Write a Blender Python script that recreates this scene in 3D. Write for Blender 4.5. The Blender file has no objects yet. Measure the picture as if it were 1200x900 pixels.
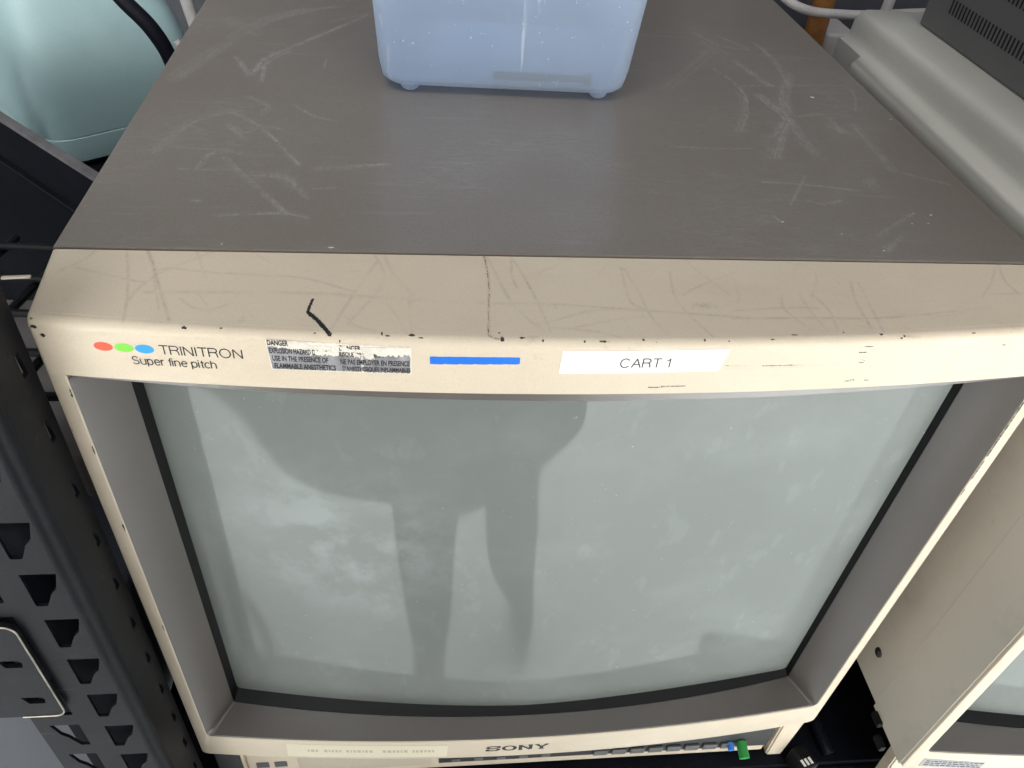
import bpy, bmesh, math, random
import numpy as np
from mathutils import Vector, Matrix

random.seed(7); np.random.seed(7)
sc = bpy.context.scene
COL = sc.collection
W = 0.45                 # width of the monitor; metres; x right, y away, z up; z = 0 is its top front edge
FLOOR = -1.35

# ------------------------------------------------------------------ camera
cam_d = bpy.data.cameras.new("camera"); cam = bpy.data.objects.new("camera", cam_d); COL.objects.link(cam)
right = Vector((0.9934483, -0.08622629, 0.07500333))
down = Vector((-0.00177749, -0.66787692, -0.74426961))
fwd = Vector((0.1142686, 0.73926007, -0.66365446))
M = Matrix((right, -down, -fwd)).transposed().to_4x4()
M.translation = Vector((0.15138, -0.2618, 0.20034))
cam.matrix_world = M
cam_d.sensor_width = 36; cam_d.lens = 942.37 / 1200 * 36
cam_d.clip_start = 0.01; cam_d.clip_end = 100
sc.camera = cam

# ------------------------------------------------------------------ light
world = bpy.data.worlds.new("World"); sc.world = world; world.use_nodes = True
bg = world.node_tree.nodes["Background"]; bg.inputs[0].default_value = (0.74, 0.75, 0.78, 1); bg.inputs[1].default_value = 0.17
def area(name, loc, target, sx, sy, energy, color, spread=180):
    d = bpy.data.lights.new(name, 'AREA'); d.shape = 'RECTANGLE'; d.size = sx; d.size_y = sy
    d.energy = energy; d.color = color; d.spread = math.radians(spread)
    o = bpy.data.objects.new(name, d); COL.objects.link(o); o.location = loc
    o.rotation_euler = (Vector(target) - Vector(loc)).to_track_quat('-Z', 'Y').to_euler()
    return o
area("daylight_front", (0.1, -2.4, 0.30), (0.2, 0, -0.15), 5.0, 1.8, 90, (1, 0.955, 0.89))
area("daylight_above", (0.3, -0.65, 1.7), (0.25, -0.25, 0), 2.6, 1.2, 9.0, (1.0, 0.985, 0.96))
area("daylight_floor", (0.2, -2.0, 1.3), (0.2, -2.0, -1.35), 8.0, 2.8, 62, (0.90, 0.96, 1.0), 90)
area("daylight_ground", (0.2, -4.3, 1.4), (0.2, -4.3, -1.35), 9.0, 3.4, 1900, (1.0, 0.98, 0.95), 90)
area("drum_fill_light", (-.30, -.30, 1.2), (-.12, .45, -.05), .25, .4, 0.5, (0.95, 0.98, 1.0), 50)  # small added lamp aimed at the teal drum to brighten it
sc.view_settings.view_transform = 'Standard'; sc.view_settings.look = 'None'
sc.view_settings.exposure = 0.30; sc.view_settings.gamma = 1

# ------------------------------------------------------------------ materials
def principled(name):
    m = bpy.data.materials.new(name); m.use_nodes = True
    nt = m.node_tree; return m, nt, nt.nodes["Principled BSDF"]
def node(nt, t, **kw):
    n = nt.nodes.new(t)
    for k, v in kw.items(): setattr(n, k, v)
    return n
def mixc(nt, fac, a, b, blend='MIX'):
    n = node(nt, 'ShaderNodeMix', data_type='RGBA', blend_type=blend)
    for s, v in ((0, fac), (6, a), (7, b)):
        if hasattr(v, 'links'): nt.links.new(v, n.inputs[s])
        elif s == 0: n.inputs[0].default_value = v
        else: n.inputs[s].default_value = (*v, 1)
    return n.outputs[2]
def mth(nt, op, a, b=0.0, clamp=False):
    n = node(nt, 'ShaderNodeMath', operation=op, use_clamp=clamp)
    for i, v in enumerate((a, b)):
        if hasattr(v, 'links'): nt.links.new(v, n.inputs[i])
        else: n.inputs[i].default_value = v
    return n.outputs[0]
def noise(nt, scale, detail=4, rough=0.55, stretch=(1, 1, 1), rot=(0, 0, 0)):
    tc = node(nt, 'ShaderNodeTexCoord'); mp = node(nt, 'ShaderNodeMapping')
    mp.inputs['Scale'].default_value = stretch; mp.inputs['Rotation'].default_value = rot
    nt.links.new(tc.outputs['Object'], mp.inputs['Vector'])
    n = node(nt, 'ShaderNodeTexNoise'); n.inputs['Scale'].default_value = scale
    n.inputs['Detail'].default_value = detail; n.inputs['Roughness'].default_value = rough
    nt.links.new(mp.outputs[0], n.inputs['Vector']); return n.outputs['Fac']
def ramp(nt, v, lo, hi, a=0.0, b=1.0):
    n = node(nt, 'ShaderNodeMapRange'); nt.links.new(v, n.inputs[0])
    n.inputs[1].default_value = lo; n.inputs[2].default_value = hi; n.inputs[3].default_value = a; n.inputs[4].default_value = b
    return n.outputs[0]
def bump(nt, b, h, dist, strength=1.0):
    n = node(nt, 'ShaderNodeBump'); n.inputs['Strength'].default_value = strength; n.inputs['Distance'].default_value = dist
    nt.links.new(h, n.inputs['Height']); nt.links.new(n.outputs[0], b.inputs['Normal'])
def surf(name, col, rough=0.5, vary=0.12, vscale=18, fine=0.06, fscale=900, bmp=0.00006, metal=0.0, spec=0.5, dirt=None, dirt_amt=0.3, wear=None, rvar=0.03):
    m, nt, b = principled(name)
    c0 = tuple(x * (1 - vary) for x in col); c1 = tuple(min(1, x * (1 + vary)) for x in col)
    c = mixc(nt, ramp(nt, noise(nt, vscale), 0.3, 0.7), c0, c1)
    fn = noise(nt, fscale, 2)
    c = mixc(nt, ramp(nt, fn, 0.35, 0.65, 0, fine * 2), c, tuple(x * 0.6 for x in col))
    if dirt:
        c = mixc(nt, ramp(nt, noise(nt, vscale * 2.3, 8, 0.7), 0.52, 0.72, 0, dirt_amt), c, dirt)
    if wear:   # thin pale rubs
        s = mth(nt, 'MULTIPLY', ramp(nt, noise(nt, 160, 3, 0.6, (0.12, 1, 1)), 0.62, 0.72), ramp(nt, noise(nt, 14, 3), 0.45, 0.65))
        c = mixc(nt, mth(nt, 'MULTIPLY', s, 0.35), c, wear)
    nt.links.new(c, b.inputs['Base Color'])
    nt.links.new(ramp(nt, noise(nt, vscale * 0.8, 3), 0.2, 0.8, max(0, rough - rvar), min(1, rough + rvar)), b.inputs['Roughness'])
    b.inputs['Metallic'].default_value = metal; b.inputs['Specular IOR Level'].default_value = spec
    if bmp: bump(nt, b, fn, bmp)
    return m

CREAM = (0.68, 0.585, 0.455)
def cream_mat(name, attr):
    m, nt, b = principled(name)
    c = mixc(nt, ramp(nt, noise(nt, 9, 5), 0.3, 0.7), (0.625, 0.540, 0.420), (0.675, 0.590, 0.470))
    c = mixc(nt, ramp(nt, noise(nt, 26, 8, 0.7, (0.35, 1, 1)), 0.5, 0.75, 0, 0.28), c, (0.47, 0.395, 0.30))
    c = mixc(nt, ramp(nt, noise(nt, 1400, 2), 0.4, 0.65, 0, 0.16), c, (0.42, 0.36, 0.28))
    c = mixc(nt, mth(nt, 'MULTIPLY', ramp(nt, noise(nt, 60, 6, 0.7, (1, 1, 1)), 0.60, 0.70), ramp(nt, noise(nt, 240, 4, 0.7, (0.15, 1, 1)), 0.5, 0.62, 0, 0.5)), c, (0.36, 0.29, 0.20))
    if attr:
        at = node(nt, 'ShaderNodeAttribute', attribute_name='wear'); sp = node(nt, 'ShaderNodeSeparateColor')
        nt.links.new(at.outputs['Color'], sp.inputs[0])
        ln = mth(nt, 'MULTIPLY', sp.outputs[0], mth(nt, 'MULTIPLY', ramp(nt, noise(nt, 500, 3), 0.35, 0.6, 0.35, 1), ramp(nt, noise(nt, 45, 3), 0.35, 0.65, 0.15, 1.25)))
        c = mixc(nt, mth(nt, 'MULTIPLY', ln, 0.58, True), c, (0.17, 0.14, 0.10))
        ch = ramp(nt, mth(nt, 'ADD', sp.outputs[1], mth(nt, 'MULTIPLY', mth(nt, 'SUBTRACT', noise(nt, 1500, 4, 0.7), 0.5), 1.8)), 0.42, 0.55)
        ch = mth(nt, 'MULTIPLY', ch, mth(nt, 'GREATER_THAN', sp.outputs[1], 0.12))
        c = mixc(nt, ch, c, (0.02, 0.018, 0.018))
    nt.links.new(c, b.inputs['Base Color'])
    b.inputs['Roughness'].default_value = 0.42; b.inputs['Specular IOR Level'].default_value = 0.3
    bump(nt, b, noise(nt, 1100, 3), 0.00005)
    return m
M_CREAMW = cream_mat("cream_painted_wear", True)
M_CREAM = cream_mat("cream_plastic", False)
M_COVER_SIDE = surf("grey_brown_metal_paint", (0.125, 0.118, 0.112), 0.42, 0.08, wear=(0.4, 0.4, 0.4))
def cover_mat():
    m, nt, b = principled("grey_brown_scuffed_cover")
    c = mixc(nt, ramp(nt, noise(nt, 7, 4), 0.3, 0.7), (0.212, 0.182, 0.153), (0.252, 0.222, 0.193))
    c = mixc(nt, ramp(nt, noise(nt, 1500, 2), 0.4, 0.62, 0, 0.35), c, (0.12, 0.11, 0.104))
    sc1 = mth(nt, 'MULTIPLY', ramp(nt, noise(nt, 130, 4, 0.6, (0.08, 1, 1), (0, 0, 0.1)), 0.60, 0.70), ramp(nt, noise(nt, 16, 4), 0.42, 0.62))
    sc2 = mth(nt, 'MULTIPLY', ramp(nt, noise(nt, 150, 4, 0.6, (0.07, 1, 1), (0, 0, -0.9)), 0.62, 0.72), ramp(nt, noise(nt, 13, 4, 0.5, (1.1, 1, 1)), 0.5, 0.66))
    c = mixc(nt, mth(nt, 'MULTIPLY', mth(nt, 'ADD', sc1, sc2, True), 0.22), c, (0.42, 0.41, 0.40))
    at = node(nt, 'ShaderNodeAttribute', attribute_name='wear'); sp = node(nt, 'ShaderNodeSeparateColor')
    nt.links.new(at.outputs['Color'], sp.inputs[0])
    grain = mth(nt, 'MULTIPLY', ramp(nt, noise(nt, 420, 4, 0.7, (1, 0.5, 1), (0, 0, 0.7)), 0.34, 0.58), ramp(nt, noise(nt, 70, 4), 0.3, 0.6, 0.45, 1))
    s = mth(nt, 'MULTIPLY', sp.outputs[0], grain, True)
    c = mixc(nt, mth(nt, 'MULTIPLY', s, 1.0), c, (0.58, 0.58, 0.57))
    c = mixc(nt, mth(nt, 'MULTIPLY', ramp(nt, noise(nt, 11, 6, 0.65), 0.48, 0.70), ramp(nt, noise(nt, 500, 3, 0.7, (0.3, 1, 1)), 0.45, 0.62, 0, 0.16)), c, (0.55, 0.54, 0.53))
    c = mixc(nt, ramp(nt, sp.outputs[1], 0.3, 0.5), c, (0.85, 0.82, 0.74))
    nt.links.new(c, b.inputs['Base Color'])
    nt.links.new(mth(nt, 'ADD', mth(nt, 'MULTIPLY', s, 0.3), 0.29), b.inputs['Roughness'])
    b.inputs['Specular IOR Level'].default_value = 0.75
    bump(nt, b, noise(nt, 1500, 2), 0.00004)
    return m
M_COVER = cover_mat()
M_GREY = surf("warm_grey_bezel_plastic", (0.122, 0.109, 0.099), 0.33, 0.06, fscale=1600, fine=0.12, spec=0.8)
M_BLACK = surf("black_rubber_gasket", (0.006, 0.0065, 0.007), 0.5, 0.1, spec=0.2)
M_POST = surf("black_powder_coated_steel", (0.0065, 0.007, 0.0095), 0.45, 0.25, 30, 0.1, 1200, 0.00008, spec=0.22, dirt=(0.03, 0.03, 0.03), dirt_amt=0.2, wear=(0.12, 0.11, 0.10))
M_NAVY = surf("dark_shelf_steel", (0.004, 0.005, 0.009), 0.7, 0.3, 20, spec=0.12, dirt=(0.012, 0.012, 0.016), dirt_amt=0.3)
M_SLATE = surf("slate_steel", (0.075, 0.078, 0.098), 0.5, 0.15, 12, dirt=(0.15, 0.15, 0.16))
M_BARE = surf("worn_bare_steel", (0.55, 0.50, 0.43), 0.4, 0.3, 60, metal=0.6)
M_NCOVER = surf("beige_grey_metal_paint", (0.70, 0.69, 0.63), 0.5, 0.05, 10, 0.08, 1500)
M_NSIDE = surf("warm_beige_side_paint", (0.76, 0.72, 0.64), 0.5, 0.05, 10, 0.06, 1500, dirt=(0.28, 0.26, 0.22), dirt_amt=0.2)
M_VENT = surf("charcoal_unit_paint", (0.135, 0.138, 0.137), 0.5, 0.06, fine=0.12, fscale=1400)
M_HOLE = surf("unlit_slot_interior", (0.004, 0.004, 0.005), 0.8, 0.0)
M_INK = surf("dark_printing_ink", (0.022, 0.02, 0.02), 0.5, 0.0, fine=0)
M_RED = surf("red_printing_ink", (0.80, 0.10, 0.045), 0.5, 0.03, fine=0)
M_GREEN = surf("green_printing_ink", (0.19, 0.62, 0.05), 0.5, 0.03, fine=0)
M_BLUE = surf("blue_printing_ink", (0.015, 0.30, 0.70), 0.5, 0.03, fine=0)
M_TAPE = surf("bright_blue_tape", (0.015, 0.17, 0.72), 0.45, 0.06, 60, fine=0.04)
M_PAPER = surf("white_label_paper", (0.88, 0.87, 0.85), 0.5, 0.01, fine=0)
M_TORN = surf("torn_sticker_paper", (0.72, 0.68, 0.60), 0.7, 0.08, 200, 0.1)
M_FOIL = surf("grey_sticker_film", (0.25, 0.25, 0.265), 0.4, 0.4, 180)
M_YTAPE = surf("aged_clear_tape", (0.74, 0.68, 0.52), 0.3, 0.02)
M_DOOR = surf("beige_door_plastic", (0.50, 0.44, 0.35), 0.5, 0.04)
M_BTN = surf("dark_grey_button_plastic", (0.11, 0.11, 0.115), 0.4, 0.1)
M_STRIP = surf("charcoal_button_strip", (0.03, 0.03, 0.032), 0.45, 0.1)
M_GCAP = surf("green_cap_plastic", (0.03, 0.32, 0.06), 0.4, 0.05)
M_BCAP = surf("blue_cap_plastic", (0.05, 0.25, 0.75), 0.4, 0.05)
M_TEAL = surf("pale_teal_plastic", (0.42, 0.60, 0.62), 0.42, 0.05, 8, spec=0.6, dirt=(0.25, 0.4, 0.42), dirt_amt=0.2)
M_WCAB = surf("white_cable_jacket", (0.62, 0.60, 0.60), 0.45, 0.08, 60, dirt=(0.3, 0.3, 0.3))
M_BCAB = surf("black_cable_jacket", (0.006, 0.007, 0.013), 0.5, 0.2, spec=0.2)
M_WOOD = surf("orange_brown_wood", (0.36, 0.15, 0.04), 0.5, 0.25, 60, fine=0.2, fscale=500)
M_BOX = surf("blue_grey_case_plastic", (0.045, 0.052, 0.068), 0.4, 0.08, 8)
M_SCREW = surf("dark_steel_screw", (0.05, 0.05, 0.05), 0.35, 0.1, metal=0.8)
M_WALL = surf("dark_wall_paint", (0.09, 0.093, 0.105), 0.8, 0.2, 3)
M_FLOOR = surf("pale_concrete", (0.62, 0.66, 0.67), 0.8, 0.14, 2.2, 0.08, 60, 0.0, dirt=(0.38, 0.40, 0.41), dirt_amt=0.6)
M_SKIN = surf("skin", (0.45, 0.27, 0.19), 0.5, 0.05)
M_CLOTH = surf("dark_coat_cloth", (0.045, 0.048, 0.045), 0.85, 0.15)
M_TROUS = surf("dark_trouser_cloth", (0.04, 0.045, 0.05), 0.85, 0.15)
M_HAIR = surf("brown_hair", (0.03, 0.02, 0.013), 0.5, 0.2)

def glass_mat():
    m, nt, b = principled("grey_green_screen_glass")
    c = mixc(nt, ramp(nt, noise(nt, 5, 4), 0.3, 0.7), (0.180, 0.198, 0.188), (0.194, 0.213, 0.202))
    sm = mth(nt, 'MULTIPLY', ramp(nt, noise(nt, 11, 7, 0.62), 0.50, 0.66), 0.10)
    c = mixc(nt, sm, c, (0.42, 0.46, 0.46))
    # wiped haze patch on the left of the glass and fainter smears
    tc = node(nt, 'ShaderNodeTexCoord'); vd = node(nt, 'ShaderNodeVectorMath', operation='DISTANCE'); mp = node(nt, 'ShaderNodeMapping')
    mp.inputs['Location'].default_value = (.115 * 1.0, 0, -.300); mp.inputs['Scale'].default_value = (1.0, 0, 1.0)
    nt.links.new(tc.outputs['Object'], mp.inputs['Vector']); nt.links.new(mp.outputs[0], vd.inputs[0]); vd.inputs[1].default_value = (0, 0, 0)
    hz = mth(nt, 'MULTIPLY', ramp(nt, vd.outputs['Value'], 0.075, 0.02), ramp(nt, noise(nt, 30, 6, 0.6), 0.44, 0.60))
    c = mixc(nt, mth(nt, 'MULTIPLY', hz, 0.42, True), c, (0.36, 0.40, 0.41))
    ring = mth(nt, 'MULTIPLY', ramp(nt, noise(nt, 55, 5, 0.6, (1, 1, 0.5)), 0.58, 0.66), 0.07)
    c = mixc(nt, ring, c, (0.45, 0.5, 0.5))
    c = mixc(nt, mth(nt, 'MULTIPLY', ramp(nt, noise(nt, 420, 2), 0.74, 0.78), 0.35), c, (0.6, 0.62, 0.6))
    nt.links.new(c, b.inputs['Base Color'])
    nt.links.new(ramp(nt, noise(nt, 9, 6), 0.35, 0.7, 0.035, 0.08), b.inputs['Roughness'])
    b.inputs['IOR'].default_value = 1.52; b.inputs['Specular IOR Level'].default_value = 0.5
    return m
M_GLASS = glass_mat()
def bin_mat():
    m, nt, b = principled("translucent_blue_plastic")
    b.inputs['Roughness'].default_value = 0.3; b.inputs['Specular IOR Level'].default_value = 0.5
    c = mixc(nt, ramp(nt, noise(nt, 14, 4), 0.3, 0.7), (0.76, 0.86, 0.985), (0.85, 0.92, 1.0))
    sp = mth(nt, 'MULTIPLY', ramp(nt, noise(nt, 330, 2), 0.70, 0.73), ramp(nt, noise(nt, 40, 2), 0.45, 0.55))
    scr = mth(nt, 'MULTIPLY', ramp(nt, noise(nt, 130, 2, 0.5, (1, 1, 0.05)), 0.70, 0.74), 0.7)
    sc2 = mth(nt, 'MULTIPLY', ramp(nt, noise(nt, 90, 4, 0.5, (1, 1, 0.3), (0, .7, 0)), 0.66, 0.72), 0.35)
    sp = mth(nt, 'ADD', mth(nt, 'ADD', sp, scr), sc2, True)
    c = mixc(nt, sp, c, (0.95, 0.97, 1))
    nt.links.new(c, b.inputs['Base Color'])
    tr = node(nt, 'ShaderNodeBsdfTranslucent'); tr.inputs[0].default_value = (0.76, 0.87, 1.0, 1)
    mx = node(nt, 'ShaderNodeMixShader'); mx.inputs[0].default_value = 0.5
    nt.links.new(b.outputs[0], mx.inputs[1]); nt.links.new(tr.outputs[0], mx.inputs[2])
    tp = node(nt, 'ShaderNodeBsdfTransparent'); tp.inputs[0].default_value = (0.82, 0.90, 1.0, 1)
    lw = node(nt, 'ShaderNodeLayerWeight'); lw.inputs[0].default_value = 0.35
    m2 = node(nt, 'ShaderNodeMixShader')
    nt.links.new(mth(nt, 'MULTIPLY', ramp(nt, lw.outputs['Facing'], 0.0, 0.9, 0.70, 0.04), mth(nt, 'SUBTRACT', 1.0, sp)), m2.inputs[0])
    nt.links.new(mx.outputs[0], m2.inputs[1]); nt.links.new(tp.outputs[0], m2.inputs[2])
    nt.links.new(m2.outputs[0], nt.nodes['Material Output'].inputs[0])
    return m
M_BIN = bin_mat()

# ------------------------------------------------------------------ builders
def link(name, me, mat, parent=None, smooth=False):
    o = bpy.data.objects.new(name, me); COL.objects.link(o)
    if mat is not None and not me.materials: me.materials.append(mat)
    if smooth:
        for p in me.polygons: p.use_smooth = True
        me.set_sharp_from_angle(angle=math.radians(38))
    if parent is not None:
        w = Vector((0, 0, 0)); q = parent
        while q is not None: w += q.location; q = q.parent
        me.transform(Matrix.Translation(-w)); o.parent = parent
    return o
def thing(name, label, cat, loc=(0, 0, 0), group=None):
    o = bpy.data.objects.new(name, None); COL.objects.link(o); o.location = loc
    o.empty_display_size = 0.02
    o['label'] = label; o['category'] = cat
    if group: o['group'] = group
    return o
def tag(o, label, cat, group=None):
    o['label'] = label; o['category'] = cat
    if group: o['group'] = group
    return o
def base_origin(o):      # a one-mesh thing gets its origin at its own base
    me = o.data; cs = [v.co for v in me.vertices]
    c = Vector((sum(v.x for v in cs) / len(cs), sum(v.y for v in cs) / len(cs), min(v.z for v in cs)))
    me.transform(Matrix.Translation(-c)); o.location = c
    return o
def mesh(name, verts, faces):
    me = bpy.data.meshes.new(name); me.from_pydata([tuple(v) for v in verts], [], faces); me.update(); return me
def bm_mesh(bm, name):
    me = bpy.data.meshes.new(name); bmesh.ops.recalc_face_normals(bm, faces=bm.faces); bm.to_mesh(me); bm.free(); return me
def add_box(bm, x0, x1, y0, y1, z0, z1, bev=0.0, seg=2, rot=0.0, mat=None):
    r = bmesh.ops.create_cube(bm, size=1.0)
    vs = r['verts']
    T = Matrix.Translation(((x0 + x1) / 2, (y0 + y1) / 2, (z0 + z1) / 2)) @ Matrix.Rotation(rot, 4, 'Z') @ Matrix.Diagonal((x1 - x0, y1 - y0, z1 - z0, 1))
    bmesh.ops.transform(bm, matrix=T, verts=vs)
    if bev:
        es = list({e for v in vs for e in v.link_edges})
        bmesh.ops.bevel(bm, geom=es, offset=bev, segments=seg, affect='EDGES', profile=0.5)
def box(name, x0, x1, y0, y1, z0, z1, mat, parent=None, bev=0.001, rot=0.0, smooth=False):
    bm = bmesh.new(); add_box(bm, x0, x1, y0, y1, z0, z1, bev, 3, rot)
    return link(name, bm_mesh(bm, name), mat, parent, smooth)
def spline(pts, n=8):
    P = [Vector(p) for p in pts]; out = []
    for i in range(len(P) - 1):
        a = P[max(i - 1, 0)]; b = P[i]; c = P[i + 1]; d = P[min(i + 2, len(P) - 1)]
        for k in range(n):
            t = k / n
            out.append(0.5 * ((2 * b) + (c - a) * t + (2 * a - 5 * b + 4 * c - d) * t * t + (3 * b - a - 3 * c + d) * t ** 3))
    out.append(P[-1]); return out
def tube_mesh(name, pts, r, seg=12, n=8, curved=True):
    P = spline(pts, n) if curved and len(pts) > 2 else [Vector(p) for p in pts]
    V = []; F = []; up = Vector((0.13, 0.21, 0.97))
    for i, p in enumerate(P):
        t = (P[min(i + 1, len(P) - 1)] - P[max(i - 1, 0)]).normalized()
        a = t.cross(up).normalized(); b = t.cross(a)
        for k in range(seg):
            an = 2 * math.pi * k / seg; V.append(p + a * math.cos(an) * r + b * math.sin(an) * r)
    for i in range(len(P) - 1):
        for k in range(seg):
            F.append((i * seg + k, i * seg + (k + 1) % seg, (i + 1) * seg + (k + 1) % seg, (i + 1) * seg + k))
    F.append(tuple(range(seg - 1, -1, -1))); F.append(tuple((len(P) - 1) * seg + k for k in range(seg)))
    return mesh(name, V, F)
def tube(name, pts, r, mat, parent=None, seg=12, curved=True):
    return link(name, tube_mesh(name, pts, r, seg, 8, curved), mat, parent, True)
def to_mesh(o, name):
    bpy.context.view_layer.update()
    dg = bpy.context.evaluated_depsgraph_get()
    me = bpy.data.meshes.new_from_object(o.evaluated_get(dg)); me.name = name
    me.materials.clear()
    d = o.data; bpy.data.objects.remove(o)
    return me
def plate2d(name, outline, holes, thick):   # a sheet in x/z with real openings, thickness along y
    cu = bpy.data.curves.new(name, 'CURVE'); cu.dimensions = '2D'; cu.fill_mode = 'BOTH'; cu.extrude = thick * 50
    for loop in [outline] + holes:
        s = cu.splines.new('POLY'); s.points.add(len(loop) - 1)
        for p, (a, b) in zip(s.points, loop): p.co = (a * 100, b * 100, 0, 1)
        s.use_cyclic_u = True
    o = bpy.data.objects.new(name, cu); COL.objects.link(o)
    me = to_mesh(o, name); me.transform(Matrix.Diagonal((.01, .01, .01, 1))); me.transform(Matrix(((1, 0, 0, 0), (0, 0, 1, 0), (0, 1, 0, 0), (0, 0, 0, 1))))
    me.flip_normals(); return me
def text_mesh(s, x0, x1, z0, z1, offset=0.0, shear=0.0):
    cu = bpy.data.curves.new('t', 'FONT'); cu.body = s; cu.offset = offset; cu.shear = shear; cu.resolution_u = 6
    o = bpy.data.objects.new('t', cu); COL.objects.link(o); me = to_mesh(o, 'lettering')
    co = np.array([v.co[:] for v in me.vertices]); mn = co.min(0); mx = co.max(0)
    for v in me.vertices:
        v.co = ((x0 + (v.co.x - mn[0]) / (mx[0] - mn[0]) * (x1 - x0)), 0, (z0 + (v.co.y - mn[1]) / (mx[1] - mn[1]) * (z1 - z0)))
    return me

BOW = 0.0135
def yf(x):
    t = (x - W / 2) / (W / 2); return -BOW * (1 - t * t)
def on_front(me, eps, dx=0.0, dz=0.0):
    for v in me.vertices: v.co = (v.co.x + dx, yf(v.co.x + dx) - eps, v.co.z + dz)
    return me
def front_patch(name, quad, mat, parent, eps, n=24, off=(0, 0, 0), jag=None):
    # quad: (x,z) of upper-left, upper-right, lower-right, lower-left, laid on the bowed front
    V = []; F = []
    th = eps * 0.8
    for k in range(n + 1):
        t = k / n
        xt = quad[0][0] + (quad[1][0] - quad[0][0]) * t; zt = quad[0][1] + (quad[1][1] - quad[0][1]) * t
        xb = quad[3][0] + (quad[2][0] - quad[3][0]) * t; zb = quad[3][1] + (quad[2][1] - quad[3][1]) * t
        if jag: zt += jag[0][k % len(jag[0])]; zb += jag[1][k % len(jag[1])]
        for e in (eps, eps - th):
            V.append((xt + off[0], yf(xt) - e + off[1], zt + off[2])); V.append((xb + off[0], yf(xb) - e + off[1], zb + off[2]))
    for k in range(n):
        a = 4 * k; F += [(a, a + 1, a + 5, a + 4), (a + 2, a + 6, a + 7, a + 3), (a, a + 4, a + 6, a + 2), (a + 1, a + 3, a + 7, a + 5)]
    F += [(0, 2, 3, 1), (4 * n, 4 * n + 1, 4 * n + 3, 4 * n + 2)]
    return link(name, mesh(name, V, F), mat, parent)

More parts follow.
